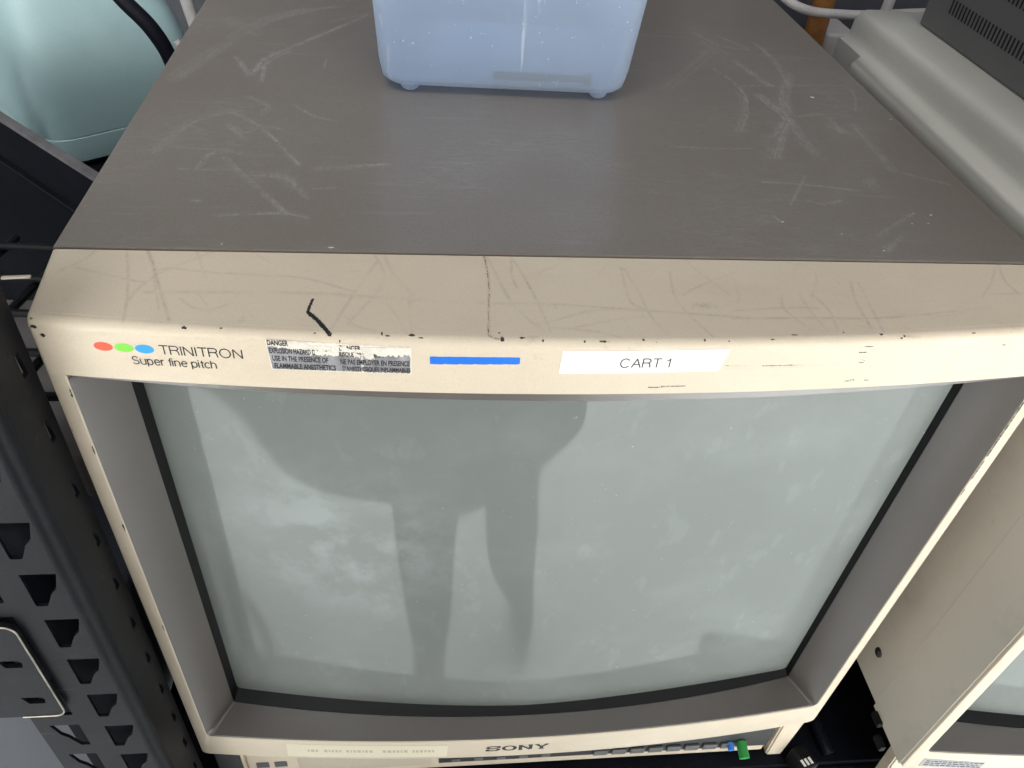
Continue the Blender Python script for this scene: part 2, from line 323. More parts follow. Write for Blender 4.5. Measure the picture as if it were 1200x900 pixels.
SLANT= [(1.0, 0.5, [(28.4, 42.7), (32.5, 27.6), (35.8, 11.1), (36.9, -1.5)]), (1.2, 0.7, [(36.0, 43.0), (41.6, 30.9), (45.7, 20.2), (54.2, -1.3)]), (0.9, 0.4, [(42.0, 29.4), (45.4, 17.2), (49.4, 4.2)]), (0.9, 0.35, [(18.8, 41.6), (14.8, 33.4), (5.0, 24.6)]), (0.9, 0.45, [(12.2, 27.8), (24.8, 24.3), (40.8, 20.1), (46.5, 27.9), (64.8, 26.0), (90.9, 24.0)]), (0.9, 0.4, [(67.3, 40.6), (56.6, 32.9), (46.9, 26.4), (38.6, 15.6), (36.8, 8.3)]), (1.8, 0.35, [(42.2, 14.2), (66.9, 14.4), (92.1, 14.4)]), (1.0, 0.45, [(56.1, 10.8), (62.0, 5.8), (68.8, 4.3), (74.8, 7.5)]), (0.8, 0.35, [(58.2, 37.8), (63.5, 23.7)]), (0.9, 0.3, [(75.9, 42.5), (88.9, 32.2)]), (0.7, 0.3, [(63.0, 13.1), (67.7, 5.9), (69.2, -0.4)]), (1.8, 0.3, [(85.4, 14.3), (110.9, 14.0), (136.9, 11.8), (163.2, 9.7), (189.7, 8.4)]), (0.9, 0.4, [(83.9, 24.5), (99.6, 23.7), (110.3, 20.9), (124.6, 15.0)]), (0.9, 0.4, [(133.5, 34.2), (124.7, 14.3), (116.1, -7.3)]), (1.0, 0.35, [(130.4, 41.6), (135.9, 28.6), (135.0, 17.5), (123.2, -3.1)]), (1.4, 0.3, [(135.1, 41.8), (140.0, 27.1), (148.2, 14.7)]), (0.9, 0.4, [(137.9, 9.3), (142.3, 1.4), (146.3, -8.4)]), (0.9, 0.35, [(122.1, 1.1), (126.6, -4.5), (134.2, -7.1)]), (1.2, 0.28, [(148.2, 16.3), (147.4, 2.9), (148.4, -8.4)]), (0.9, 0.95, [(179.1, 43.1), (180.4, 31.3), (180.7, 18.5), (179.1, -6.6), (180.0, -10.1), (182.9, -11.0)]), (0.8, 0.4, [(180.5, 39.7), (184.7, 24.9), (189.8, 9.4)]), (1.0, 0.4, [(184.0, 28.1), (188.2, 12.4), (195.2, 0.7), (201.4, -6.4)]), (1.0, 0.55, [(191.7, 37.5), (191.1, 25.0), (192.9, 18.7)]), (1.0, 0.55, [(192.0, 37.5), (197.3, 22.0), (201.9, 5.2), (204.3, -7.8)]), (1.0, 0.5, [(182.6, 9.0), (209.5, 8.6), (240.2, 6.0), (291.2, 1.7)]), (0.9, 0.35, [(199.1, -4.3), (221.6, 4.7), (240.2, 6.0)]), (0.9, 0.45, [(202.5, -4.7), (223.3, -6.9), (233.3, -10.3)]), (0.9, 0.4, [(214.8, -4.8), (231.6, -0.3), (246.7, 2.1)]), (1.0, 0.6, [(240.2, 32.8), (240.2, 22.9), (241.0, 10.3), (246.6, 5.8), (249.5, -1.5), (253.5, -8.0)]), (1.0, 0.5, [(241.5, 32.0), (245.7, 15.0), (247.2, 4.3)]), (0.9, 0.45, [(262.0, 30.0), (260.9, 15.3), (263.4, 6.1), (272.2, -9.2)]), (0.8, 0.35, [(220.3, 39.1), (202.6, 27.7)]), (1.2, 0.25, [(269.0, 40.5), (277.5, 27.0), (286.0, 15.8)]), (0.8, 0.35, [(264.8, 15.4), (278.5, 23.7), (293.5, 30.7)]), (0.8, 0.3, [(290.4, 30.7), (289.9, 15.9), (288.5, 11.1)]), (0.7, 0.25, [(236.7, 37.8), (229.1, 27.5)]), (1.0, 0.5, [(283.6, 1.3), (316.1, 2.1), (349.3, 2.5), (376.8, 5.9), (407.1, 10.5)]), (0.9, 0.35, [(285.0, 5.9), (307.3, 8.0), (324.0, 8.3)]), (1.0, 0.5, [(345.5, 25.2), (343.4, 12.2), (344.4, -3.5)]), (1.0, 0.4, [(349.0, 25.3), (349.1, 12.3), (349.1, -5.2)]), (0.9, 0.5, [(310.0, 39.0), (323.1, 36.3), (329.9, 32.5), (329.0, 24.8), (323.4, 15.4)]), (0.9, 0.4, [(325.6, 38.4), (319.1, 28.4), (319.1, 10.0), (324.0, -5.4)]), (0.9, 0.35, [(310.5, 17.0), (308.4, 8.0), (314.5, -2.2), (320.8, -5.5)]), (0.9, 0.4, [(324.1, 17.3), (328.8, 6.6), (328.4, -5.4)]), (1.0, 0.55, [(425.5, 41.0), (422.5, 28.8), (425.3, 19.2)]), (0.9, 0.4, [(423.9, 38.9), (415.1, 26.7), (406.0, 16.9)]), (0.9, 0.4, [(433.4, 41.2), (437.4, 35.2)]), (0.8, 0.3, [(359.5, 5.3), (384.3, 4.7), (392.7, 7.5)]), (0.9, 0.3, [(300.9, 39.7), (309.3, 30.1), (314.7, 22.6)]), (0.9, 0.3, [(396.3, 5.8), (412.6, -1.9)]), (0.8, 0.3, [(410.7, 18.9), (428.0, 19.6)])]
SDARK= [(1.1, 1, [(108.2, 10.7), (106.8, 3.7)]), (2.2, 1, [(107.1, 3.0), (111.5, -1.9), (116.1, -8.4)])]
CHIPS= [(60.3, -4.7, 1.1, 1.2), (74.4, -5.1, 0.6, 0.7), (11.0, -2.1, 0.3, 0.5), (138.9, -9.3, 1.0, 0.6), (148.5, -9.2, 1.4, 0.9), (151.9, -10.2, 1.0, 0.5), (135.2, -10.5, 1.2, 1.1), (136.5, -8.3, 0.3, 1.7), (184.4, -11.1, 0.8, 1.9), (183.3, -7.8, 1.0, 0.5), (110.2, -7.9, 0.8, 0.4), (192.4, -10.5, 1.2, 0.8), (200.9, -11.6, 0.4, 1.4), (217.9, -12.0, 0.4, 1.1), (225.7, -11.9, 2.1, 0.4), (217.3, -13.6, 3.2, 0.4), (208.7, -13.1, 4.2, 0.3), (242.5, -11.2, 0.3, 1.1), (247.6, -12.3, 0.4, 0.8), (268.5, -11.0, 0.3, 1.3), (278.9, -11.5, 0.4, 1.3), (120.2, -13.3, 0.4, 1.1), (347.6, -6.9, 1.0, 0.7), (358.5, -7.1, 0.5, 0.6), (357.1, -9.8, 0.5, 1.8), (391.9, -4.9, 1.3, 0.8), (392.1, -5.3, 1.4, 0.6), (409.2, -4.1, 2.0, 0.6), (330.8, -6.2, 0.4, 0.6), (-0.9, 25.8, 0.3, 0.6), (-1.5, 24.6, 0.3, 0.9), (-3.7, 38.3, 0.9, 1.3), (-1.6, 40.3, 0.5, 1.0), (2.0, -0.1, 1.5, 2.7), (2.6, -4.4, 1.2, 1.9), (4.9, -8.6, 1.0, 1.6), (-0.3, 3.2, 0.9, 1.6), (410.0, -12.3, 0.8, 0.6), (342.7, -14.5, 2.3, 0.3), (341.2, -17.8, 2.2, 0.2), (308.3, -7.9, 1.5, 0.5), (298.1, -10.2, 1.2, 0.3), (68.4, 42.5, 1.1, 0.5), (68.4, 44.5, 0.8, 0.4), (29.0, -2.4, 9.3, 0.3), (37.2, -3.9, 8.7, 0.2)]
FRONT= [(0.7, 1, [(3.2, -36.3), (4.2, -37.6)]), (0.5, 0.8, [(280.1, -13.3), (338.9, -14.0), (342.0, -11.8)]), (0.5, 0.5, [(280.5, -14.7), (323.2, -14.8)]), (1.0, 1, [(248.8, -24.8), (264.9, -24.1)]), (1.2, 1, [(338.8, -24.5), (343.0, -23.7)]), (0.8, 1, [(347.9, -24.5), (350.2, -24.1)]), (0.5, 0.3, [(188.1, 0.0), (185.9, 6.4), (191.2, 12.0)]), (0.5, 0.15, [(7.3, -10.9), (24.5, -8.4)]), (0.8, 0.12, [(297.3, -7.2), (416.3, -8.8)]), (0.8, 0.12, [(293.2, -19.0), (422.3, -19.3)])]
TOP= [(2.5, 0.55, [(355.7, 346.1), (368.3, 320.9), (387.9, 314.8)]), (3, 0.5, [(370.8, 345.1), (388.8, 317.8)]), (2.5, 0.7, [(397.2, 330.6), (400.9, 302.4), (398.1, 270.3), (395.0, 250.2)]), (5, 0.5, [(400.1, 319.2), (400.0, 275.6)]), (7, 0.5, [(402.4, 270.7), (382.5, 225.7), (378.5, 203.6)]), (5, 0.5, [(369.9, 290.5), (379.1, 255.8), (381.9, 246.4)]), (2, 0.7, [(350.1, 275.1), (358.0, 251.1), (358.5, 227.9), (355.2, 214.4)]), (6, 0.35, [(356.1, 232.2), (350.6, 205.4), (337.1, 176.1)]), (1.2, 0.45, [(360.0, 245.1), (397.1, 250.4), (434.0, 252.7), (435.8, 235.4), (425.9, 212.1)]), (5, 0.5, [(367.9, 233.4), (374.3, 207.5), (375.8, 191.1)]), (9, 0.38, [(372.1, 190.7), (360.5, 170.3), (348.0, 144.0)]), (6, 0.32, [(377.3, 195.2), (374.3, 167.5), (375.8, 144.1)]), (3, 0.3, [(382.6, 199.8), (402.6, 203.6), (403.0, 177.4)]), (6, 0.35, [(400.5, 189.0), (406.7, 177.6)]), (5, 0.3, [(415.7, 190.3), (414.8, 163.0), (414.2, 131.1)]), (1.2, 0.5, [(414.2, 131.1), (440.4, 116.1)]), (2, 0.35, [(291.7, 152.4), (321.4, 152.0), (338.5, 153.2)]), (1, 0.45, [(332.1, 113.3), (353.8, 112.0), (383.6, 106.8)]), (1.5, 0.3, [(358.8, 121.2), (339.4, 89.7)]), (2, 0.35, [(350.4, 94.6), (358.3, 91.2), (369.3, 95.5)]), (8, 0.25, [(395.6, 123.4), (393.2, 110.4)]), (1, 0.7, [(326.3, 77.9), (328.1, 72.5)]), (4, 0.3, [(389.0, 64.2), (372.8, 48.2)]), (3, 0.3, [(403.2, 84.0), (372.7, 61.0)]), (8, 0.2, [(306.3, 236.4), (329.2, 267.7), (360.0, 314.1)]), (9, 0.25, [(358.9, 325.5), (365.4, 303.6)]), (2.5, 0.4, [(49.6, 176.4), (68.0, 157.8), (91.3, 117.6)]), (3, 0.35, [(55.3, 122.6), (69.4, 102.1), (91.5, 68.8)]), (3, 0.35, [(43.6, 109.9), (46.8, 127.0), (56.2, 130.2)]), (2.5, 0.45, [(59.0, 222.3), (56.9, 247.2), (69.0, 271.9)]), (4, 0.35, [(48.9, 228.2), (57.2, 254.8)]), (4, 0.35, [(100.6, 113.3), (118.2, 116.8), (136.2, 120.4)]), (5, 0.25, [(71.9, 106.9), (88.5, 103.2), (98.9, 85.9)]), (3, 0.4, [(54.8, 198.6), (67.6, 187.2), (65.6, 174.9)]), (1.2, 0.35, [(26.8, 133.2), (57.1, 131.5)]), (1.5, 0.3, [(100.3, 93.6), (110.9, 95.3)]), (2, 0.35, [(80.8, 191.5), (92.3, 177.2), (107.7, 169.6)]), (2.5, 0.3, [(60.8, 67.5), (88.3, 70.7), (100.8, 67.2)]), (2, 0.3, [(36.2, 109.4), (52.2, 109.2)]), (3, 0.5, [(47.4, 80.1), (51.5, 79.7)]), (6, 0.2, [(83.7, 107.6), (94.3, 90.0)]), (4, 0.25, [(49.7, 161.9), (61.9, 143.6)]), (2.5, 0.3, [(77.4, 158.5), (70.0, 160.7), (59.6, 151.5)]), (10, 0.35, [(30.9, 291.7), (49.5, 331.3), (74.6, 355.3)]), (5, 0.35, [(74.6, 355.3), (95.9, 365.7)]), (3, 0.45, [(38.2, 259.2), (51.9, 230.3), (55.7, 256.0), (75.3, 286.0), (114.8, 347.9)]), (12, 0.22, [(17.0, 326.4), (43.7, 299.3)]), (4, 0.3, [(89.8, 330.8), (116.6, 355.0)]), (1, 0.4, [(93.5, 260.6), (92.9, 244.8)]), (10, 0.2, [(9.1, 220.8), (29.0, 279.9)]), (6, 0.22, [(19.9, 128.9), (32.0, 166.9), (52.6, 180.8)])]
TDOTS= [(405.0, 231.5, 1.3, 2.1), (113.4, 42.3, 1.3, 0.9), (445.1, 201.0, 0.6, 1.0), (355.4, 62.4, 0.5, 0.6), (403.2, 84.0, 0.4, 0.7), (412.3, 82.7, 0.8, 0.9), (406.6, 74.0, 0.5, 0.6), (370.8, 47.7, 0.6, 0.5), (364.7, 47.5, 0.8, 0.5), (329.0, 72.5, 0.6, 0.9), (67.4, 43.5, 0.2, 0.4), (397.7, 73.7, 0.4, 0.8)]

def paint_lines(X, Y, lines, smooth_end=True):
    out = np.zeros_like(X)
    for w, s, pts in lines:
        P = [(p[0] / 1000, p[1] / 1000) for p in pts]
        if len(P) > 2:
            sp = spline([(a, b, 0) for a, b in P], 5); P = [(q.x, q.y) for q in sp]
        r = w / 2000 + 0.0002
        xs = [p[0] for p in P]; ys = [p[1] for p in P]
        m = (X > min(xs) - 3 * r) & (X < max(xs) + 3 * r) & (Y > min(ys) - 3 * r) & (Y < max(ys) + 3 * r)
        if not m.any(): continue
        x = X[m]; y = Y[m]; D = np.full(x.shape, 9.0)
        for (a, b), (c, d) in zip(P[:-1], P[1:]):
            L2 = (c - a) ** 2 + (d - b) ** 2 + 1e-12
            t = np.clip(((x - a) * (c - a) + (y - b) * (d - b)) / L2, 0, 1)
            D = np.minimum(D, np.hypot(x - a - t * (c - a), y - b - t * (d - b)))
        v = s * np.exp(-(D / r) ** 2)
        out[m] = np.maximum(out[m], v)
    return out
def hairs(lines):
    rs = random.Random(11); out = []
    for w, s, pts in lines:
        if w < 1.6: out.append((w * .7, s, pts)); continue
        out.append((w * .9, s * .30, pts))
        for k in range(int(3 + w * 1.5)):
            dx, dy = rs.uniform(-.5, .5) * w, rs.uniform(-.5, .5) * w; n = len(pts)
            q = [(x + dx + rs.uniform(-.4, .4), y + dy + rs.uniform(-.4, .4)) for x, y in pts]
            if n > 2 and rs.random() > .4: a = rs.randrange(0, n - 1); q = q[a:a + 2]
            if len(q) == 2 and rs.random() > .3:
                u, v = sorted((rs.random(), rs.random())); (x0, y0), (x1, y1) = q
                q = [(x0 + (x1 - x0) * u, y0 + (y1 - y0) * u), (x0 + (x1 - x0) * v, y0 + (y1 - y0) * v)]
            out.append((rs.uniform(.12, .35), min(1.1, 1.35 * s * rs.uniform(.5, 1.1)), q))
    return out
def paint_spots(X, Y, spots):
    out = np.zeros_like(X)
    for cx, cy, a, b in spots:
        a = max(a * 1.0, .38) / 1000; b = max(b * .55, .26) / 1000
        out = np.maximum(out, np.clip(1.5 - np.sqrt(((X - cx / 1000) / a) ** 2 + ((Y - cy / 1000) / b) ** 2), 0, 1))
    return out
def grid_obj(name, V, nu, nv, mat, parent, wear=None, extra=None):
    idx = np.arange(nu * nv).reshape(nv, nu)
    F = np.stack([idx[:-1, :-1], idx[:-1, 1:], idx[1:, 1:], idx[1:, :-1]], -1).reshape(-1, 4).tolist()
    V = V.tolist(); n0 = len(V)
    if extra: F = F + [tuple(f) for f in extra[1](n0)]; V = V + extra[0]
    me = mesh(name, V, F)
    if wear is not None:
        at = me.color_attributes.new('wear', 'FLOAT_COLOR', 'POINT')
        arr = np.zeros((len(V), 4), np.float32); arr[:, 3] = 1
        arr[:n0, 0] = wear[0]; arr[:n0, 1] = wear[1]
        at.data.foreach_set('color', arr.ravel())
    return link(name, me, mat, parent, True)

SDARK = SDARK + [(.45, .42, p) for w, s, p in SLANT if s > .9]
# ------------------------------------------------------------------ a monitor front, shared by both monitors
SY, SZ = 0.0388, 0.0071         # seam of bezel and cover
A0, APT, APB, ZB = 0.0075, -0.0285, -0.3548, -0.3823
def bezel(parent, off, worn):
    # upper part: slope, rounded edge and front strip as one fine sheet
    xs = np.concatenate([[0, .0003, .0009, .0018], np.arange(0.003, W - 0.003, 0.00055 if worn else 0.004), [W - .0018, W - .0009, W - .0003, W]])
    def prof(x, t):      # returns y, z, v (unrolled coordinate: + up the slope, - down the front)
        y0 = yf(x); r = 0.0042
        return y0, r
    slopeN, filN, frontN = (74, 14, 46) if worn else (6, 8, 5)
    V = []; UX = []; UV = []
    rows = []
    for k in range(slopeN + filN + frontN):
        if k < slopeN:
            t = k / slopeN; yy = lambda x: (SY - 0.0004) + (yf(x) + 0.0042 - SY) * t
            zz = lambda x, t=t: SZ - 0.0006 + (0 - SZ + 0.0006) * t ** 1.0
        elif k < slopeN + filN:
            a = (k - slopeN) / (filN - 1) * math.pi / 2
            yy = lambda x, a=a: yf(x) + 0.0042 * (1 - math.sin(a))
            zz = lambda x, a=a: -0.0042 * (1 - math.cos(a))
        else:
            t = (k - slopeN - filN + 1) / frontN
            yy = lambda x: yf(x)
            zz = lambda x, t=t: -0.0042 + (APT + 0.0042) * t
        for x in xs:
            e = min(x, W - x); ed = 0.0018 - math.sqrt(max(0, 0.0018 ** 2 - max(0, 0.0018 - e) ** 2)) if e < 0.0018 else 0.0
            y = yy(x); z = zz(x)
            if k < slopeN: z -= ed; 
            elif k < slopeN + filN: z -= ed * 0.7; y += ed * 0.7
            else: y += ed
            V.append((x, y, z)); UX.append(x); UV.append((y - yf(x)) if k < slopeN + filN / 2 else z)
    V = np.array(V); UX = np.array(UX); UV = np.array(UV); nu = len(xs); nv = slopeN + filN + frontN
    bm = bmesh.new()
    # U-shaped rest of the frame: rings swept round left side, bottom, right side
    def path(inset, ap):
        P = []
        if ap:
            x0, x1, zb, r = A0 + inset, W - A0 - inset, APB + inset, 0.004
        else:
            x0, x1, zb, r = inset, W - inset, ZB + inset, 0.004
        for i in range(9): P.append((x0, APT + (zb + r - APT) * i / 8))
        for i in range(1, 6): a = i / 6 * math.pi / 2; P.append((x0 + r * (1 - math.cos(a)), zb + r * (1 - math.sin(a))))
        for i in range(25): P.append((x0 + r + (x1 - x0 - 2 * r) * i / 24, zb))
        for i in range(1, 6): a = i / 6 * math.pi / 2; P.append((x1 - r * (1 - math.sin(a)), zb + r * (1 - math.cos(a))))
        for i in range(9): P.append((x1, zb + r + (APT - zb - r) * i / 8))
        return P
    rings = [(path(0, False), 0.05), (path(0, False), 0.0018), (path(0.0005, False), 0.0006), (path(0.0018, False), 0.0), (path(0.0, True), 0.0), (path(0.0004, True), 0.0004), (path(0.0006, True), 0.004)]
    base = []
    for P, d in rings:
        row = []
        for (x, z) in P:
            # below the front the frame's outer corners pull in a little, as moulded
            y = yf(x) + d if d < 0.01 else 0.045
            row.append(bm.verts.new((x, y, z)))
        base.append(row)
    for a, b in zip(base[:-1], base[1:]):
        for i in range(len(a) - 1): bm.faces.new((a[i], a[i + 1], b[i + 1], b[i]))
    # upper side walls, top lip underside
    for xx in (0.0, W):
        q = [bm.verts.new(c) for c in ((xx, 0.0018, APT), (xx, 0.0018 + 0.001, -0.004), (xx, 0.006, -0.0015), (xx, SY, SZ - 0.0024), (xx, 0.045, SZ - 0.0024), (xx, 0.045, APT))]
        bm.faces.new(q)
    n = 40; prev = None
    for i in range(n + 1):
        x = A0 + (W - 2 * A0) * i / n
        cur = (bm.verts.new((x, yf(x), APT)), bm.verts.new((x, yf(x) + 0.006, APT + 0.0002)))
        if prev: bm.faces.new((prev[0], cur[0], cur[1], prev[1]))
        prev = cur
    me2 = bm_mesh(bm, 'u'); v2 = [tuple(v.co) for v in me2.vertices]; f2 = [tuple(p.vertices) for p in me2.polygons]
    bpy.data.meshes.remove(me2)
    wear = None
    if worn:
        isf = UV < 0
        ch = [(x, (y - yf(x / 1000) * 1000), a, b) for x, y, a, b in CHIPS]
        lines = paint_lines(V[:, 0], V[:, 1], [(w * .8, s, p) for w, s, p in SLANT]) * (UV > 0.0005)
        dark = paint_lines(V[:, 0], V[:, 1], [(w * .62, s, p) for w, s, p in SDARK]) * (UV > 0.0005)
        fl = paint_lines(V[:, 0], V[:, 2], [(w * .5, s * .9, p) for w, s, p in FRONT]) * isf
        chips = paint_spots(V[:, 0], UV, ch)
        # small random nicks along the rounded edge
        rs = random.Random(3)
        nicks = [(rs.uniform(4, 446), rs.uniform(-5, 3.5), rs.choice([.3, .35, .5, .9]), rs.uniform(.2, .5)) for _ in range(9)]
        chips = np.maximum(chips, 0.52 * paint_spots(V[:, 0], UV, nicks))
        chips = np.maximum(chips, np.clip(dark * 1.3, 0, 1))
        deep = (fl > 0.6); chips = np.maximum(chips, np.where(deep, fl, 0))
        wear = (np.maximum(lines, np.where(deep, 0, fl)), chips)
    V2 = V + np.array(off)
    v2 = [(a + off[0], b + off[1], c + off[2]) for a, b, c in v2]
    o = grid_obj('bezel', V2, nu, nv, M_CREAMW if worn else M_CREAM, parent, wear, (v2, lambda n0: [tuple(i + n0 for i in f) for f in f2]))
    return o

def loop_rect(x0, x1, z0, z1, r, nx=40, nz=10):
    P = []
    def arc(cx, cz, a0):
        for i in range(5): a = a0 + (i / 4) * math.pi / 2; P.append((cx + r * math.cos(a), cz + r * math.sin(a)))
    arc(x1 - r, z1 - r, 0)
    for i in range(1, nx): P.append((x1 - r - (x1 - x0 - 2 * r) * i / nx, z1))
    arc(x0 + r, z1 - r, math.pi / 2)
    for i in range(1, nz): P.append((x0, z1 - r - (z1 - z0 - 2 * r) * i / nz))
    arc(x0 + r, z0 + r, math.pi)
    for i in range(1, nx): P.append((x0 + r + (x1 - x0 - 2 * r) * i / nx, z0))
    arc(x1 - r, z0 + r, 1.5 * math.pi)
    for i in range(1, nz): P.append((x1, z0 + r + (z1 - z0 - 2 * r) * i / nz))
    return P
def rings_mesh(name, rings, off, sharp=()):
    V = []; F = []; n = len(rings[0])
    for R in rings: V += [(x + off[0], y + off[1], z + off[2]) for x, y, z in R]
    for k in range(len(rings) - 1):
        for i in range(n):
            j = (i + 1) % n; F.append((k * n + i, k * n + j, (k + 1) * n + j, (k + 1) * n + i))
    return mesh(name, V, F)
XI = 0.0218
def y_inner(x):
    t = (x - W / 2) / (W / 2 - XI); return 0.0225 - 0.0200 * (1 - min(1, t * t))
def y_glass(x):
    t = (x - W / 2) / (W / 2 - XI); e = 0.0310 + (0.0270 - 0.0310) * (x - XI) / (W - 2 * XI)
    return 0.0080 + (e - 0.0080) * abs(t) ** 1.6
def tube_front(parent, off):
    T = lambda x: 1 - ((x - W / 2) / (W / 2)) ** 2
    def strip(P, dy, sag):
        return [(x, yf(x) + dy, z - (sag * 0.0043 * T(x) if z > -0.1 else 0)) for x, z in P]
    x0, x1 = A0 + 0.0002, W - A0 - 0.0002
    r0 = [(x, y, z) for x, y, z in strip(loop_rect(x0, x1, APB - .0002, APT + 0.0004, 0.0040), 0.0012, 0)]
    r1 = strip(loop_rect(x0 + .0004, x1 - .0004, APB + .0003, APT - 0.0002, 0.0038), 0.0005, 1)
    r2 = strip(loop_rect(x0 + .0014, x1 - .0014, APB + .0010, APT - 0.0010, 0.0030), 0.0012, 1)
    inn = loop_rect(XI, W - XI, -0.3530, -0.0400, 0.0012)
    r3 = [(x, y_inner(x), z) for x, z in inn]
    me = rings_mesh('screen_frame', [r0, r1, r2, r3], off)
    n = len(r0)
    o = link('screen_frame', me, M_GREY, parent, True)
    # sharp mitres at the inner bevel corners
    inn2 = loop_rect(XI + .0004, W - XI - .0004, -0.3525, -0.0405, 0.0012)
    g0 = [(x, y_inner(x) + 0.0002, z) for x, z in loop_rect(XI, W - XI, -0.3530, -0.0400, 0.0012)]
    g1 = [(x, y_inner(x) + 0.0012, z) for x, z in inn2]
    g2 = [(x, y_glass(x) - 0.0002, z) for x, z in loop_rect(XI + .0016, W - XI - .0016, -0.3490, -0.0410, 0.003)]
    g3 = [(x, y_glass(x) + 0.002, z) for x, z in loop_rect(XI + .0022, W - XI - .0022, -0.3482, -0.0420, 0.003)]
    link('gasket', rings_mesh('gasket', [g0, g1, g2, g3], off), M_BLACK, parent, True)
    nx, nz = 60, 6; V = []
    for j in range(nz + 1):
        for i in range(nx + 1):
            x = XI + (W - 2 * XI) * i / nx; V.append((x + off[0], y_glass(x) + off[1], -0.352 + 0.314 * j / nz + off[2]))
    F = [(j * (nx + 1) + i, j * (nx + 1) + i + 1, (j + 1) * (nx + 1) + i + 1, (j + 1) * (nx + 1) + i) for j in range(nz) for i in range(nx)]
    link('screen', mesh('screen', V, F), M_GLASS, parent, True)

def control_unit(parent, off, full):
    ox, oy, oz = off
    b = box('control_panel', .020 + ox, .4385 + ox, .0165 + oy, .40 * full + .022 * (1 - full) + oy, -.4660, ZB - .0015, M_CREAM, parent, 0.0015)
    box('door', .0585 + ox, .160 + ox, .0150 + oy, .0162 + oy, -.4560, -.3880, M_DOOR, b, 0.0004)
    for x in (.0265, .0400): box('jack_slot', x + ox, x + .0095 + ox, .0160 + oy, .0164 + oy, -.4470, -.4385, M_BTN, b, 0.0002)
    st = box('button_strip', .1660 + ox, .4380 + ox, .0146 + oy, .0162 + oy, -.4530, -.3880, M_STRIP, b, 0.0004)
    if full:
        for i in range(8):
            x = .290 + i * .0152
            box('button', x + ox, x + .0118 + ox, .0122 + oy, .0145 + oy, -.4500, -.4425, M_BTN, st, 0.0008)
        for i in range(5):
            x = .176 + i * .018
            box('button', x + ox, x + .0070 + ox, .0134 + oy, .0145 + oy, -.4500, -.4450, M_BTN, st, 0.0005)
        me = tube_mesh('knob', [(.4135, .0145, -.4435), (.4135, .0020, -.4460)], .0042, 16, 1, False); link('knob', me, M_GCAP, st, False)['label'] = 'green knob cap'
        me = tube_mesh('knob', [(.4040, .0145, -.4440), (.4040, .0085, -.4450)], .0026, 16, 1, False); link('knob', me, M_BCAP, st, False)['label'] = 'small blue knob cap'
    # flared feet at both ends
    for s, xa, xb, xc, xd in ((0, .0195, .0085, .0165, .0195), (1, .4400, .4480, .4620, .4600)):
        bm = bmesh.new()
        P = [(xa, ZB - .001), (xb if s == 0 else xd, ZB - .001), ((.0150 if s == 0 else .4560), -.470), (xa + (0 if s == 0 else .002), -.470)]
        A = [bm.verts.new((x + ox, .0135 + oy, z)) for x, z in P]; B = [bm.verts.new((x + ox, .0240 + oy, z)) for x, z in P]
        bm.faces.new(A); bm.faces.new(B[::-1])
        for i in range(4): bm.faces.new((A[i], B[i], B[(i + 1) % 4], A[(i + 1) % 4]))
        bmesh.ops.bevel(bm, geom=list(bm.edges), offset=0.0012, segments=2, affect='EDGES')
        link('foot', bm_mesh(bm, 'foot'), M_CREAM, b)
    return b

# ================================================================== the monitor in the middle
mon = thing('crt_monitor', 'worn cream framed picture tube monitor with brown-grey metal top, whole screen in view', 'monitor', (W / 2, .2, -.470), 'old studio monitors side by side')
bz = bezel(mon, (0, 0, 0), True)
tube_front(mon, (0, 0, 0))
box('cabinet', .0012, W - .0012, .0400, .455, ZB, SZ - .0030, M_COVER_SIDE, mon, 0.002)
# metal cover: fine grid with folded side flanges
nx, ny = 760, 700
xs = np.linspace(0, W, nx); ys = np.linspace(SY + .0006, .4585, ny)
xx = np.concatenate([[0, 0, 0.0003], xs[1:-1] * 0 + np.linspace(.0010, W - .0010, nx - 2), [W - .0003, W, W]])
zz = np.concatenate([[-.014, SZ - .0012, SZ - .0003], np.full(nx - 2, SZ), [SZ - .0003, SZ - .0012, -.014]])
X, Y = np.meshgrid(xx, np.concatenate([[ys[0], ys[0]], ys[1:]])); Z = np.tile(zz, (X.shape[0], 1)); Z[0, :] -= 0.0022; Z[1, :] -= .0002
Y[0, :] += .0001
V = np.stack([X, Y, Z], -1).reshape(-1, 3)
cover = grid_obj('top_cover', V, len(xx), X.shape[0], M_COVER, mon,
                 (paint_lines(V[:, 0], V[:, 1], hairs(TOP)), np.maximum(paint_spots(V[:, 0], V[:, 1], TDOTS),
                  0.6 * np.clip(np.sin(V[:, 0] * 900) * np.sin(V[:, 0] * 377 + 1) - .55, 0, 1) * (np.abs(V[:, 1] - ys[0]) < .0006))))
control_unit(mon, (0, 0, 0), 1)

